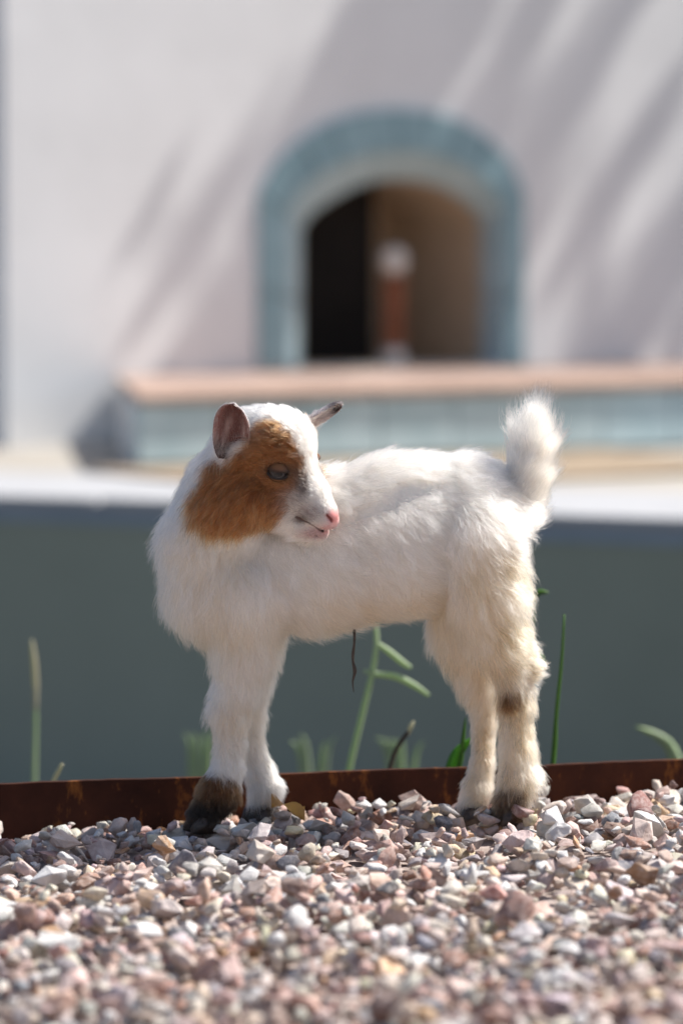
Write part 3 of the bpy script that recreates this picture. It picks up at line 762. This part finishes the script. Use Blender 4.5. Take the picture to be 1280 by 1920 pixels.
def surface_nets(h):
    lo = np.min([np.minimum(p['a'] - p['r1'], p['b'] - p['r2']) for p in prims], 0) - .012
    hi = np.max([np.maximum(p['a'] + p['r1'], p['b'] + p['r2']) for p in prims], 0) + .012
    N = np.ceil((hi - lo) / h).astype(int) + 1
    D = np.full(N, 1e3, np.float32); B = 40
    for x0 in range(0, N[0], B):
        for y0 in range(0, N[1], B):
            for z0 in range(0, N[2], B):
                e = np.minimum([x0 + B, y0 + B, z0 + B], N)
                c = lo + h * (np.array([x0, y0, z0]) + e - 1) / 2; rad = h * np.linalg.norm(e - np.array([x0, y0, z0])) / 2
                dc = np.array([float(cone_d(p, c[None].astype(np.float64))[0]) / p['ys'] for p in prims])
                if dc.min() > rad + .012: D[x0:e[0], y0:e[1], z0:e[2]] = dc.min(); continue
                ax = [lo[i] + h * np.arange(s, t) for i, (s, t) in enumerate(zip((x0, y0, z0), e))]
                g = np.stack(np.meshgrid(*ax, indexing='ij'), -1).astype(np.float32)
                near = [p for p, q in zip(prims, dc) if q < rad + .03]
                body = np.full(g.shape[:-1], 1e3, np.float32); head = body.copy()
                for pr in near:
                    d = cone_d(pr, g)
                    if pr['group'] == 'body': body = smin(body, d, pr['k'])
                    else: head = smin(head, d, pr['k'])
                d = smin(body, head, 15 * GS)
                for a, b, r_ in CARVE:
                    if np.linalg.norm((a + b) / 2 - c) < rad + .03:
                        q = cone_d(dict(a=a, b=b, r1=r_, r2=r_, ys=1.), g); d = -smin(-d, q, .8 * GS)
                D[x0:e[0], y0:e[1], z0:e[2]] = d
    S = D < 0
    cs = [(i, j, k) for i in (0, 1) for j in (0, 1) for k in (0, 1)]
    def sub(A, c): return A[c[0]:N[0] - 1 + c[0], c[1]:N[1] - 1 + c[1], c[2]:N[2] - 1 + c[2]]
    cnt = sum(sub(S, c).astype(np.int8) for c in cs); act = (cnt > 0) & (cnt < 8)
    idx = np.argwhere(act); vid = np.full(act.shape, -1, np.int32); vid[act] = np.arange(len(idx))
    acc = np.zeros((len(idx), 3)); num = np.zeros(len(idx))
    for c in cs:
        for a in range(3):
            if c[a]: continue
            c2 = list(c); c2[a] = 1
            d0 = D[idx[:, 0] + c[0], idx[:, 1] + c[1], idx[:, 2] + c[2]]; d1 = D[idx[:, 0] + c2[0], idx[:, 1] + c2[1], idx[:, 2] + c2[2]]
            m = (d0 < 0) != (d1 < 0); t = np.where(m, d0 / np.where(m, d0 - d1, 1), 0)
            pos = np.tile(np.array(c, float), (len(idx), 1)); pos[:, a] += t
            acc[m] += pos[m]; num[m] += 1
    Vv = lo + h * (idx + acc / num[:, None])
    quads = []
    for a in range(3):
        b, c = (a + 1) % 3, (a + 2) % 3
        s0 = [slice(0, None)] * 3; s1 = [slice(0, None)] * 3; s0[a] = slice(0, -1); s1[a] = slice(1, None)
        x = S[tuple(s0)] != S[tuple(s1)]; e = np.argwhere(x)
        ok = (e[:, b] > 0) & (e[:, c] > 0) & (e[:, b] < N[b] - 1) & (e[:, c] < N[c] - 1); e = e[ok]
        fl = S[tuple(s0)][e[:, 0], e[:, 1], e[:, 2]]
        def at(db, dc):
            q = e.copy(); q[:, b] += db; q[:, c] += dc; return vid[q[:, 0], q[:, 1], q[:, 2]]
        q = np.stack([at(-1, -1), at(0, -1), at(0, 0), at(-1, 0)], 1); q[~fl] = q[~fl][:, ::-1]; quads.append(q)
    return Vv, np.vstack(quads)
BV, BF = surface_nets(.00135)
print('body', BV.shape, BF.shape)

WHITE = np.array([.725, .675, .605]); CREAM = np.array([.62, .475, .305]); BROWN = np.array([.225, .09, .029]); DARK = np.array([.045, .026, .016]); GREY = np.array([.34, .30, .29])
PATCH = np.array([(505, 782), (528, 796), (548, 815), (560, 842), (570, 872), (572, 893), (560, 912), (546, 926), (540, 945), (536, 962), (522, 985), (508, 999), (470, 990), (440, 1002), (398, 1004), (362, 978), (360, 945), (385, 895), (402, 862), (432, 858), (462, 836), (470, 808), (486, 796)], float)
def poly_sd(px, py, poly):
    n_ = len(poly); ins = np.zeros(px.shape, bool); dm = np.full(px.shape, 1e9)
    for i in range(n_):
        x0, y0 = poly[i]; x1, y1 = poly[(i + 1) % n_]
        c = ((y0 > py) != (y1 > py)) & (px < (x1 - x0) * (py - y0) / (y1 - y0 + 1e-9) + x0); ins ^= c
        t = np.clip(((px - x0) * (x1 - x0) + (py - y0) * (y1 - y0)) / ((x1 - x0) ** 2 + (y1 - y0) ** 2), 0, 1)
        dm = np.minimum(dm, np.hypot(px - x0 - t * (x1 - x0), py - y0 - t * (y1 - y0)))
    return np.where(ins, -dm, dm)
def lerp(a, b, t): return a + (b - a) * np.asarray(t)[:, None]
def coat(p, skin=False):
    """colour of the coat at world points, bounce light painted in on the chest"""
    lat = (p - HOW) @ LW
    pm = np.where((lat < -4 * GS)[:, None], p - 2 * lat[:, None] * LW, p)
    px, py, dp = gpx(p); mx, my, md = gpx(pm)
    n1 = vnoise(p * 55, 1); n2 = vnoise(p * 260, 2); n3 = vnoise(p * 900, 3)
    c = np.tile(WHITE, (len(p), 1)) * (.95 + .08 * n2[:, None])
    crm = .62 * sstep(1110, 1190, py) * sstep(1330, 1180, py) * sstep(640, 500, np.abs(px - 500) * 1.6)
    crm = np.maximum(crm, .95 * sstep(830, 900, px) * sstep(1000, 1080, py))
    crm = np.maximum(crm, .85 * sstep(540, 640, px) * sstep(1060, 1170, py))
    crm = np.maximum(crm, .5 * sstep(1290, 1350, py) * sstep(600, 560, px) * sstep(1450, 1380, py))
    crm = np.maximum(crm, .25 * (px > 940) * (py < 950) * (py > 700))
    crm = np.maximum(crm, .34 * sstep(500, 430, px) * sstep(950, 1020, py) * sstep(1330, 1230, py))  # warm bounce light on the chest, painted in as cream
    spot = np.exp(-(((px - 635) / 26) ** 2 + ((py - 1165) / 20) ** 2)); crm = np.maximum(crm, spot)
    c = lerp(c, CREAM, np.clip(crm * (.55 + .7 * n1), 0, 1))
    # stained rump below the tail
    st = np.exp(-(((px - 945) / 26) ** 2 + ((py - 1050) / 60) ** 2)) * (.3 + .8 * n2); c = lerp(c, np.array([.42, .28, .15]), np.clip(st * .8, 0, 1))
    # near hind leg marks
    sp = np.exp(-(((px - 957) / 20) ** 2 + ((py - 1316) / 20) ** 2)) * (dp < 0); c = lerp(c, np.array([.15, .075, .03]), np.clip(sp * 1.5, 0, 1))
    hk = sstep(1474, 1494, py + 14 * (n2 - .5)) * (px > 930) * (px < 984) * (dp < 8); c = lerp(c, lerp(np.tile(np.array([.13, .058, .022]), (len(p), 1)), np.array([.03, .015, .008]), n1), hk * .95)
    hf = .5 * sstep(1508, 1522, py) * (px > 800) * (dp > 8); c = lerp(c, np.array([.18, .11, .06]), hk * 0 + hf * .8)
    # front feet
    fx = px - (408 + (1500 - py) * .10)
    ff = sstep(1446, 1476, py + 18 * (n2 - .5) - .35 * fx) * (px < 470) * (dp < 2) * sstep(48, 34, fx); ff = np.clip(ff * 1.4, 0, 1)
    c = lerp(c, lerp(np.tile(np.array([.11, .048, .018]), (len(p), 1)), np.array([.014, .009, .006]), sstep(1480, 1520, py)), ff)
    f2 = sstep(1506, 1518, py) * (px > 440) * (px < 560) * (dp >= 2); c = lerp(c, DARK, f2 * .85)
    # face patch, both cheeks
    headw = sstep(1030, 1005, py) * sstep(650, 630, px)
    sd = poly_sd(mx, my, PATCH) + 9 * (n2 - .5) + 6 * (n3 - .5)
    hdist = np.min([cone_d(pr, np.asarray(p, float)) for pr in prims if pr['hw'] or pr is prims[4] or pr is prims[5]], 0)
    pt = sstep(6, -7, sd) * headw * (md < 10) * (hdist < 60 * GS) * ((px < 590) | (hdist < 9 * GS)) * (dp < 0) * np.where(lat < -4 * GS, sstep(-34 * GS, -48 * GS, lat), 1.)
    br = lerp(np.tile(BROWN, (len(p), 1)), np.array([.17, .07, .028]), np.clip(sstep(880, 800, my) * (.15 + 1.0 * sstep(.45, .65, vnoise(p * np.array([500, 300, 130]), 5))), 0, 1))
    br = lerp(br, np.array([.40, .19, .075]), sstep(900, 980, my) * .4)
    c = lerp(c, br, pt)
    ey = np.exp(-(((mx - 523) / 33) ** 2 + ((my - 885) / 16) ** 2)); c = lerp(c, np.array([.07, .04, .025]), np.clip(ey * 1.25 - .12, 0, .9) * headw)
    gm = np.exp(-(((mx - 566) / 15) ** 2 + ((my - 908) / 30) ** 2)); c = lerp(c, np.array([.14, .10, .08]), np.clip(gm * 1.1, 0, .9) * headw)
    gm = np.exp(-(((mx - 545) / 20) ** 2 + ((my - 935) / 18) ** 2)); c = lerp(c, np.array([.30, .24, .21]), np.clip(gm * .8, 0, .8) * headw)
    mz = np.exp(-(((mx - 580) / 30) ** 2 + ((my - 962) / 17) ** 2)) * (.55 + .7 * n2); c = lerp(c, np.array([.27, .22, .21]), np.clip(mz * 1.05, 0, 1) * headw)
    chn = np.exp(-(((mx - 594) / 34) ** 2 + ((my - 1001) / 13) ** 2)); c = lerp(c, np.array([.47, .30, .275]), np.clip(chn * 1.15, 0, .9) * headw)
    mc = np.exp(-(((mx - 564) / 15) ** 2 + ((my - 974) / 8) ** 2)); c = lerp(c, np.array([.12, .09, .07]), mc * .95 * headw)
    er = np.exp(-(((mx - 462) / 22) ** 2 + ((my - 806) / 22) ** 2)); c = lerp(c, np.array([.22, .18, .17]), er * .7 * headw)
    return c
def skin_col(p):
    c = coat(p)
    lat = (p - HOW) @ LW; pm = np.where((lat < -4 * GS)[:, None], p - 2 * lat[:, None] * LW, p); mx, my, md = gpx(pm)
    hd = sstep(1030, 1008, my) * (md < -60)
    ns = np.exp(-(((mx - 626) / 12) ** 2 + ((my - 970) / 13) ** 2) * 1.0); c = lerp(c, np.array([.72, .30, .28]), np.clip(ns * 1.6, 0, 1) * hd)
    lp_ = np.exp(-(((mx - 622) / 20) ** 2 + ((my - 992) / 10) ** 2)); c = lerp(c, np.array([.68, .34, .32]), np.clip(lp_ * 1.2, 0, .9) * hd)
    dm = np.full(len(p), 1e9)
    for a, b in zip(MOUTH[:-1], MOUTH[1:]): dm = np.minimum(dm, cone_d(dict(a=a, b=b, r1=0, r2=0, ys=1.), pm))
    c = lerp(c, np.array([.10, .055, .045]), sstep(4 * GS, 1.6 * GS, dm))
    dn = cone_d(dict(a=NOST, b=surf(613, 966), r1=0, r2=0, ys=1.), pm); c = lerp(c, np.array([.20, .04, .035]), sstep(4 * GS, 2 * GS, dn))
    de = np.linalg.norm(pm - EYEC, axis=1); c = lerp(c, np.array([.03, .02, .018]), sstep(25 * GS, 18 * GS, de))
    return c
def skin_mat():
    t = NT('goat_skin'); a = t.n.new('ShaderNodeAttribute'); a.attribute_name = 'tint'; t.color(a.outputs['Color'])
    t.bump(t.noise(700, 3), .2, .0006); t.set(Roughness=.55, Specular_IOR_Level=.35)
    t.b.inputs['Subsurface Weight'].default_value = .15; t.b.inputs['Subsurface Radius'].default_value = (.004, .002, .0015); t.b.inputs['Subsurface Scale'].default_value = .4
    return t.m
M['skin'] = skin_mat()
goat = empty('goat', tuple(G(690, 1535, 0)))
tag(goat, 'white baby goat with brown cheeks standing on gravel, head turned back over its side', 'goat')
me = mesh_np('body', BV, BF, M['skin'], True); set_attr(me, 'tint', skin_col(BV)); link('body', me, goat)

# ears ---------------------------------------------------------------
def ear_mesh(base, tip, side, face, wmax, cup, seed, tipw=1.0):
    """cupped ear: leaf outline between base and tip, opening towards 'face'; returns verts, quads, inner mask"""
    base, tip, side, face = map(np.asarray, (base, tip, side, face)); nu, nv = 20, 15; V = []
    ax = tip - base
    for layer in (0, 1):
        for i in range(nu):
            t = i / (nu - 1); tt = .10 + .90 * t ** tipw; w = wmax * max(0, 1 - abs(2 * tt - 1) ** 2.6) ** .55 + wmax * .04
            for j in range(nv):
                a = j / (nv - 1) * 2 - 1
                q = base + ax * t + side * w * math.sin(a * 1.35) / math.sin(1.35) + face * (w * cup * (1 - math.cos(a * 1.35)) - w * cup * .55)
                q = q - face * (.0016 * (1 - .75 * abs(a) ** 4)) * layer
                V.append(q)
    F = []; n_ = nu * nv
    for i in range(nu - 1):
        for j in range(nv - 1):
            a = i * nv + j; F.append((a, a + 1, a + nv + 1, a + nv)); F.append((n_ + a, n_ + a + nv, n_ + a + nv + 1, n_ + a + 1))
    for j in range(nv - 1):
        a = (nu - 1) * nv + j; F.append((a, a + 1, n_ + a + 1, n_ + a)); a = j; F.append((a + 1, a, n_ + a, n_ + a + 1))
    for i in range(nu - 1):
        a = i * nv; F.append((a + nv, n_ + a + nv, n_ + a, a)); a = i * nv + nv - 1; F.append((a, n_ + a, n_ + a + nv, a + nv))
    return np.array(V), np.array(F), n_, nu, nv
def unit(v): v = np.asarray(v, float); return v / np.linalg.norm(v)
EARS = []
sb = surf(438, 852)
ebase = G(433, 866, (sb[1] - GY) / GS - 6); etip = G(438, 757, (sb[1] - GY) / GS - 42)
EARS.append(ear_mesh(ebase, etip, unit(dirw((.93, .30, .1))), unit(dirw((-.28, .20, -.94))), 34 * GS, .62, 1))
fb = G(572, 800, -62); ft = G(641, 757, -60)
EARS.append(ear_mesh(fb, ft, unit(dirw((.25, .35, .9))), unit(dirw((.5, .75, -.45))), 21 * GS, .6, 2))
ear_surf = []
for k, (V, F, n_, nu, nv) in enumerate(EARS):
    t = np.tile(np.repeat(np.linspace(0, 1, nu), nv), 2); a = np.tile(np.tile(np.linspace(-1, 1, nv), nu), 2)
    inner = np.arange(len(V)) < n_
    c = np.tile(np.array([.40, .35, .34]), (len(V), 1))
    if k == 0:
        ci = lerp(np.tile(np.array([.11, .038, .03]), (len(V), 1)), np.array([.34, .17, .145]), sstep(.35, .95, np.abs(a)))
        ci = lerp(ci, np.array([.035, .02, .018]), sstep(.42, .12, t) * .9)
        for a0, sl in ((-.30, .55), (.42, -.05)):
            ci = lerp(ci, np.array([.50, .36, .32]), np.exp(-((a - a0 - sl * (t - .5)) / .10) ** 2) * sstep(.15, .35, t) * sstep(.85, .6, t) * (.35 + .4 * vnoise(V * 900, 4)))
        c = np.where(inner[:, None], ci, c)
    else:
        c = lerp(c, np.array([.05, .04, .04]), sstep(.55, .8, t)); c = lerp(c, np.array([.42, .34, .30]), sstep(.5, .1, t))
    me = mesh_np('ear', V, F, M['skin'], True); set_attr(me, 'tint', c)
    o = link('ear', me, goat)
    if k: o['label'] = 'dark-tipped ear seen edge on'
    ear_surf.append((V, F, inner, t, a, c))

# eyes ---------------------------------------------------------------
def eye_mat():
    t = NT('eye'); a = t.n.new('ShaderNodeAttribute'); a.attribute_name = 'tint'; t.color(a.outputs['Color'])
    t.set(Roughness=.10, Specular_IOR_Level=.45); t.b.inputs['Coat Weight'].default_value = .0; t.b.inputs['Coat Roughness'].default_value = .03
    return t.m
M['eye'] = eye_mat()
def lid_mat():
    t = NT('eyelid'); t.color(t.ramp(t.noise(600, 3), [(.3, (.022, .014, .011)), (.7, (.055, .036, .028))])); t.bump(t.noise(900, 3), .3, .0005); t.set(Roughness=.8, Specular_IOR_Level=.15)
    return t.m
M['lid'] = lid_mat()
def eye_at(c, n_, hx):
    n_ = unit(n_); hx = unit(hx - np.dot(hx, n_) * n_); vy = np.cross(n_, hx)
    if vy[2] < 0: vy = -vy
    r_ = 19.5 * GS
    nl, nm = 40, 40; V, C, F = [], [], []
    for i in range(nl + 1):
        th = math.pi * i / nl
        for j in range(nm):
            ph = 2 * math.pi * j / nm; x, y, z = math.sin(th) * math.cos(ph), math.sin(th) * math.sin(ph), math.cos(th)
            V.append(c + r_ * (hx * x + vy * y + n_ * z * (1.0 if th > .8 else 1.03)))
            ir = math.hypot(x * .86, y); col = np.array([.025, .02, .018])
            if ir < .62: col = np.array([.038, .038, .042])
            if ir > .52 and ir < .66: col = np.array([.02, .018, .018])
            if abs(x) < .50 and abs(y) < .20: col = np.array([.006, .006, .008])
            C.append(col)
    for i in range(nl):
        for j in range(nm): F.append((i * nm + j, i * nm + (j + 1) % nm, (i + 1) * nm + (j + 1) % nm, (i + 1) * nm + j))
    me = mesh_np('eye', V, F, M['eye'], True); set_attr(me, 'tint', np.array(C)); o = link('eye', me, goat)
    # lids: bands over the ball, leaving a narrow almond
    for up in (1, -1):
        V, F = [], []; nu, nv = 26, 9
        for i in range(nu):
            az = -1.32 + 2.64 * i / (nu - 1); s_ = 1 - (az / 1.32) ** 2
            e0 = (.13 * s_ ** .7 + .0) if up > 0 else (-.38 * s_ ** .8 + .0)
            e1 = up * (1.05)
            for j in range(nv):
                f = j / (nv - 1); el = e0 + (e1 - e0) * f; rr = r_ * (1.07 + .13 * math.sin(min(1, f * 3.2) * math.pi) - .03 * f)
                if j == 0: rr = r_ * 1.005
                V.append(c + rr * (hx * math.sin(az) * math.cos(el) + vy * math.sin(el) + n_ * math.cos(az) * math.cos(el)))
        for i in range(nu - 1):
            for j in range(nv - 1): F.append((i * nv + j, i * nv + j + 1, (i + 1) * nv + j + 1, (i + 1) * nv + j))
        me = mesh_np('eyelid', V, F, M['skin'], True); fcol = np.tile(np.linspace(0, 1, nv), nu); azs = np.repeat(np.abs(np.linspace(-1, 1, nu)), nv)
        set_attr(me, 'tint', lerp(np.tile(np.array([.022, .014, .011]), (len(V), 1)), np.array([.20, .09, .035]), sstep(.08, .42, fcol) * (1 - .95 * azs ** 2))); link('eyelid', me, goat)
hxe = dirw((.97, .16, -.2))
eye_at(EYEC, EYEN, hxe)
eye_at(mirror(EYEC), EYEN - 2 * np.dot(EYEN, LW) * LW, hxe - 2 * np.dot(hxe, LW) * LW)

# hooves -------------------------------------------------------------
def hoof_mat():
    t = NT('hoof_horn'); t.color(t.ramp(t.noise(120, 4, stretch=(1, 1, 3)), [(.3, (.03, .021, .016)), (.7, (.085, .058, .042))])); t.bump(t.noise(300, 3), .3, .0006); t.set(Roughness=.45)
    return t.m
M['hoof'] = hoof_mat()
def hoof(x, y, d, fdir):
    bm = bmesh.new(); c = G(x, y, d); f = unit(dirw(fdir) * np.array([1, 1, 0])); s_ = np.array([-f[1], f[0], 0])
    for sg in (-1, 1):
        prof = [(-.011, 0, .0066), (.014, 0, .0058), (.018, .003, .004), (.009, .016, .0054), (-.009, .017, .0064)]
        a = []
        for (l_, z, w) in prof: a.append([bm.verts.new(tuple(c + f * l_ + s_ * (sg * .0078 + k * w) + AZ * z)) for k in (-1, 1)])
        m_ = len(prof)
        for i in range(m_): bm.faces.new((a[i][0], a[i][1], a[(i + 1) % m_][1], a[(i + 1) % m_][0]))
        bm.faces.new([q[0] for q in a][::-1]); bm.faces.new([q[1] for q in a])
    bmesh.ops.recalc_face_normals(bm, faces=bm.faces)
    bmesh.ops.bevel(bm, geom=list(bm.edges), offset=.0016, segments=2, affect='EDGES')
    link('hoof', bm_mesh('hoof', bm, M['hoof'], True), goat)
hoof(384, 1560, -56, (-1, 0, -.5)); hoof(490, 1545, 38, (-.6, 0, -.9)); hoof(950, 1546, -42, (-.7, 0, -.7)); hoof(884, 1545, 32, (-.9, 0, -.4))
V, F = tube(smooth_path([G(664, 1180, -20), G(664, 1205, -22), G(661, 1235, -22), G(665, 1258, -22), G(661, 1278, -22), G(663, 1298, -22)], 20), np.array([3.2, 3, 2.6, 2.6, 2.2, 2.6, 3, 2.8, 2.4, 2.8, 3.4, 3.8, 3.4, 2.6, 2.2, 1.8, 1.4, 1.2, 1, .7]) * GS)
link('umbilical_cord', mesh_np('umbilical_cord', V, F, M['hoof'], True), goat)

# fur ----------------------------------------------------------------
def hair_mat():
    m = bpy.data.materials.new('fur'); m.use_nodes = True; nt = m.node_tree
    for n_ in list(nt.nodes): nt.nodes.remove(n_)
    out_ = nt.nodes.new('ShaderNodeOutputMaterial'); at = nt.nodes.new('ShaderNodeAttribute'); at.attribute_name = 'tint'
    h = nt.nodes.new('ShaderNodeBsdfHairPrincipled'); h.parametrization = 'COLOR'
    nt.links.new(at.outputs['Color'], h.inputs['Color'])
    h.inputs['Roughness'].default_value = .42; h.inputs['Radial Roughness'].default_value = .55
    h.inputs['Random Roughness'].default_value = .2; h.inputs['Coat'].default_value = 0.; h.inputs['IOR'].default_value = 1.38
    nt.links.new(h.outputs[0], out_.inputs[0]); return m
M['fur'] = hair_mat()
def sample_mesh(V, F, n_, wfun=None):
    tri = np.vstack([F[:, [0, 1, 2]], F[:, [0, 2, 3]]]); a, b, c = V[tri[:, 0]], V[tri[:, 1]], V[tri[:, 2]]
    cr = np.cross(b - a, c - a); ar = np.linalg.norm(cr, axis=1) / 2 + 1e-15; nn = cr / (2 * ar[:, None])
    w = ar.copy()
    if wfun is not None: w = w * wfun((a + b + c) / 3, nn)
    k = rng.choice(len(tri), n_, p=w / w.sum()); r1 = np.sqrt(rng.random((n_, 1))); r2 = rng.random((n_, 1))
    return a[k] * (1 - r1) + b[k] * r1 * (1 - r2) + c[k] * r1 * r2, nn[k], k
def make_fur(name, parent, root, nrm, direc, length, lift, color, rad, npt=6, curl=.10, clump=.5, csize=.0045):
    n_ = len(root)
    t = direc - (direc * nrm).sum(1, keepdims=True) * nrm; t /= np.linalg.norm(t, axis=1, keepdims=True) + 1e-9
    # coherent wandering of the lay of the coat
    for s_, fr, amp in ((0, 40, .28), (7, 120, .36), (9, 420, .42)):
        w = np.stack([vnoise(root * fr, s_ + q) - .5 for q in range(3)], 1) * 2; t = t + w * amp * (.55 + .45 * sstep(1200, 1080, to_px(root)[1]))[:, None] * np.where(length < 17 * GS, .5, 1.)[:, None]
    t = t + rng.normal(0, .20, (n_, 3)); lift = np.where(rng.random(n_) < .10, lift + .45, lift)
    t -= (t * nrm).sum(1, keepdims=True) * nrm * .8; t /= np.linalg.norm(t, axis=1, keepdims=True) + 1e-9
    lf_ = np.clip(lift * rng.uniform(.6, 1.5, n_), 0.05, 1.2)[:, None]
    ln = (length * rng.uniform(.55, 1.3, n_))[:, None]
    s = np.linspace(0, 1, npt)[None, :, None]
    d0 = nrm * (lf_ + .25)[:, :, None].reshape(n_, 1) + t; d0 /= np.linalg.norm(d0, axis=1, keepdims=True)
    d1 = t + nrm * (lf_ * .35); d1[:, 2] -= .10 * (length > .006); d1 /= np.linalg.norm(d1, axis=1, keepdims=True)
    pos = root[:, None] + ln[:, :, None] * (d0[:, None] * (s - .5 * s * s) + d1[:, None] * (.5 * s * s))
    ph = rng.uniform(0, 6.28, (n_, 1, 1)); sd_ = np.cross(t, nrm)[:, None]
    pos = pos + sd_ * np.sin(s * 4.2 + ph) * s * ln[:, :, None] * curl
    # clumping of tips towards a neighbouring lock
    nc = max(8, int(n_ / 42)); ci = rng.choice(n_, nc, replace=False)
    kd = kdtree.KDTree(nc)
    for i, q in enumerate(ci): kd.insert(root[q], i)
    kd.balance()
    nb = np.fromiter((kd.find(r_)[1] for r_ in root), int, n_); lead = ci[nb]
    dist = np.linalg.norm(root - root[lead], axis=1)
    w = clump * np.clip(1 - dist / (csize * 2.5), 0, 1) * rng.uniform(.4, 1.2, n_)
    pos = pos + (pos[lead] - pos) * (w[:, None, None] * s ** 1.5) * .9
    cu = bpy.data.hair_curves.new(name); cu.add_curves([npt] * n_)
    cu.attributes['position'].data.foreach_set('vector', pos.astype(np.float32).ravel())
    ra = cu.attributes.get('radius') or cu.attributes.new('radius', 'FLOAT', 'POINT')
    prof_ = (1 - .82 * np.linspace(0, 1, npt) ** 1.6)[None] * (rad * rng.uniform(.75, 1.25, n_))[:, None]
    ra.data.foreach_set('value', prof_.astype(np.float32).ravel())
    ca = cu.attributes.new('tint', 'FLOAT_COLOR', 'CURVE'); cc = np.ones((n_, 4), np.float32); cc[:, :3] = color; ca.data.foreach_set('color', cc.ravel())
    cu.materials.append(M['fur'])
    o = bpy.data.objects.new(name, cu); COL.objects.link(o); o.parent = parent; o.location = -parent_loc(parent)
    return o
NH_ = 330000
camp = np.array([0, 0, CAMZ])
def dens(c, nn):
    fac = ((camp - c) * nn).sum(1) / np.linalg.norm(camp - c, axis=1)
    px, py, dp = gpx(c); head = (py < 1015) & (px < 650) & (dp < -40)
    return (.35 + .65 * sstep(-.45, -.05, fac)) * np.where(head, 2.6, 1.0) * np.where(px > 945, 1.3, 1.) * np.where((px > 960) & (py < 935), .8, 1.)
root, nrm, tk = sample_mesh(BV, BF, NH_, dens)
# shading normal from the field so that locks do not follow facets
W = np.zeros(len(root)); FL = np.zeros((len(root), 3)); LN = np.zeros(len(root)); LI = np.zeros(len(root))
for pr in prims:
    d = cone_d(pr, root.astype(np.float64)); w = np.exp(-np.clip(d, -.004, .05) / (.0065 if not pr['hw'] else .0045))
    W += w; FL += w[:, None] * pr['flow']; LN += w * pr['len']; LI += w * pr['lift']
FL /= W[:, None]; LN /= W; LI /= W
LN = LN * np.where(LN > 9 * GS, 1.25, 1.1); LI = LI + .12
px, py, dp = gpx(root)
lat = (root - HOW) @ LW; pm = np.where((lat < -4 * GS)[:, None], root - 2 * lat[:, None] * LW, root); mx, my, md = gpx(pm)
hd = (md < -50) & (my < 1016)
de = np.linalg.norm(pm - EYEC, axis=1)
keep = ~(de < 21 * GS)
nose = np.hypot((mx - 625) / 1.0, (my - 971) / 1.1) < 13
keep &= ~(nose & hd)
dm = np.full(len(root), 1e9)
for a, b in zip(MOUTH[:-1], MOUTH[1:]): dm = np.minimum(dm, cone_d(dict(a=a, b=b, r1=0, r2=0, ys=1.), pm))
keep &= ~((dm < 3 * GS) & hd)
LN = np.where(hd & (np.hypot(mx - 600, my - 985) < 50), np.minimum(LN, 3.0 * GS), LN); LN = np.where(hd & (np.hypot((mx - 612) / 26, (my - 988) / 24) < 1), np.minimum(LN, 1.3 * GS), LN)
LN = np.where(hd & (de < 40 * GS), np.minimum(LN, 5 * GS), LN)
keep &= py < 1552
# back fringes of the legs and the tail stand out
hkm = (px > 975) & (py > 1222) & (py < 1282); LI = np.where(hkm, .12, LI); FL[hkm] = dirw((1, 0, 0)) 
fr = (nrm[:, 0] > .35) & (px > 930) & (py > 1000) & ~hkm; LI = np.where(fr, LI + .28, LI)
fl2 = sstep(850, 960, px) * (nrm[:, 0] > 0) * (py > 960) * (py < 1240); FL[:, 0] += .5 * fl2
root, nrm, FL, LN, LI = root[keep], nrm[keep], FL[keep], LN[keep], LI[keep]
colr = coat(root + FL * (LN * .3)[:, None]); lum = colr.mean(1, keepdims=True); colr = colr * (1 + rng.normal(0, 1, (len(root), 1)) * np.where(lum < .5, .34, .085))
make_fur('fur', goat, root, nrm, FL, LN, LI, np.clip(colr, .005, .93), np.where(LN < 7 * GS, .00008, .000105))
# sparse longer guard hairs over the undercoat
gi = np.where(LN > 13 * GS)[0]; gi = rng.choice(gi, 65000, replace=False)
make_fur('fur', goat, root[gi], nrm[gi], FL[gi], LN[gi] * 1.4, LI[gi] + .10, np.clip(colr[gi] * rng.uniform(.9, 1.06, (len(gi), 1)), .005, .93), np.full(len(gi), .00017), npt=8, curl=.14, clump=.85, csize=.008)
# ear fur
er_root, er_n, er_d, er_l, er_c, er_li = [], [], [], [], [], []
for k, (V, F, inner, t, a, c) in enumerate(ear_surf):
    n_ = 5200 if k == 0 else 2400
    r_, nn, ti = sample_mesh(V, F, n_); tri = np.vstack([F[:, [0, 1, 2]], F[:, [0, 2, 3]]])
    inn_ = inner[tri[ti]].all(1); aa = a[tri[ti]].mean(1); tt = t[tri[ti]].mean(1); col_ = c[tri[ti]].mean(1)
    ax = (EARS[k][0][(EARS[k][3] - 1) * EARS[k][4] + 7] - EARS[k][0][7]); ax = ax / np.linalg.norm(ax)
    kp = ~inn_ | (np.abs(aa) > .72) | (rng.random(len(r_)) < .14) | (tt < .22)
    out_c = np.where((np.abs(aa) > .8)[:, None], np.array([.60, .56, .54]), np.array([.46, .41, .39]))
    if k == 1: out_c = col_ * 1.1
    out_c = np.where((inn_ & (np.abs(aa) < .72))[:, None], np.array([.62, .52, .48]), out_c)
    er_root.append(r_[kp]); er_n.append(nn[kp]); er_d.append(np.tile(ax, (kp.sum(), 1))); er_c.append(out_c[kp]); er_l.append(np.where(tt[kp] < .35, 12, 6.5) * GS * (1 + .5 * (inn_[kp]))); er_li.append(np.full(kp.sum(), .25))
make_fur('fur', goat, np.vstack(er_root), np.vstack(er_n), np.vstack(er_d), np.concatenate(er_l), np.concatenate(er_li), np.clip(np.vstack(er_c) * rng.uniform(.8, 1.15, (sum(map(len, er_root)), 1)), 0, .9), .00009)
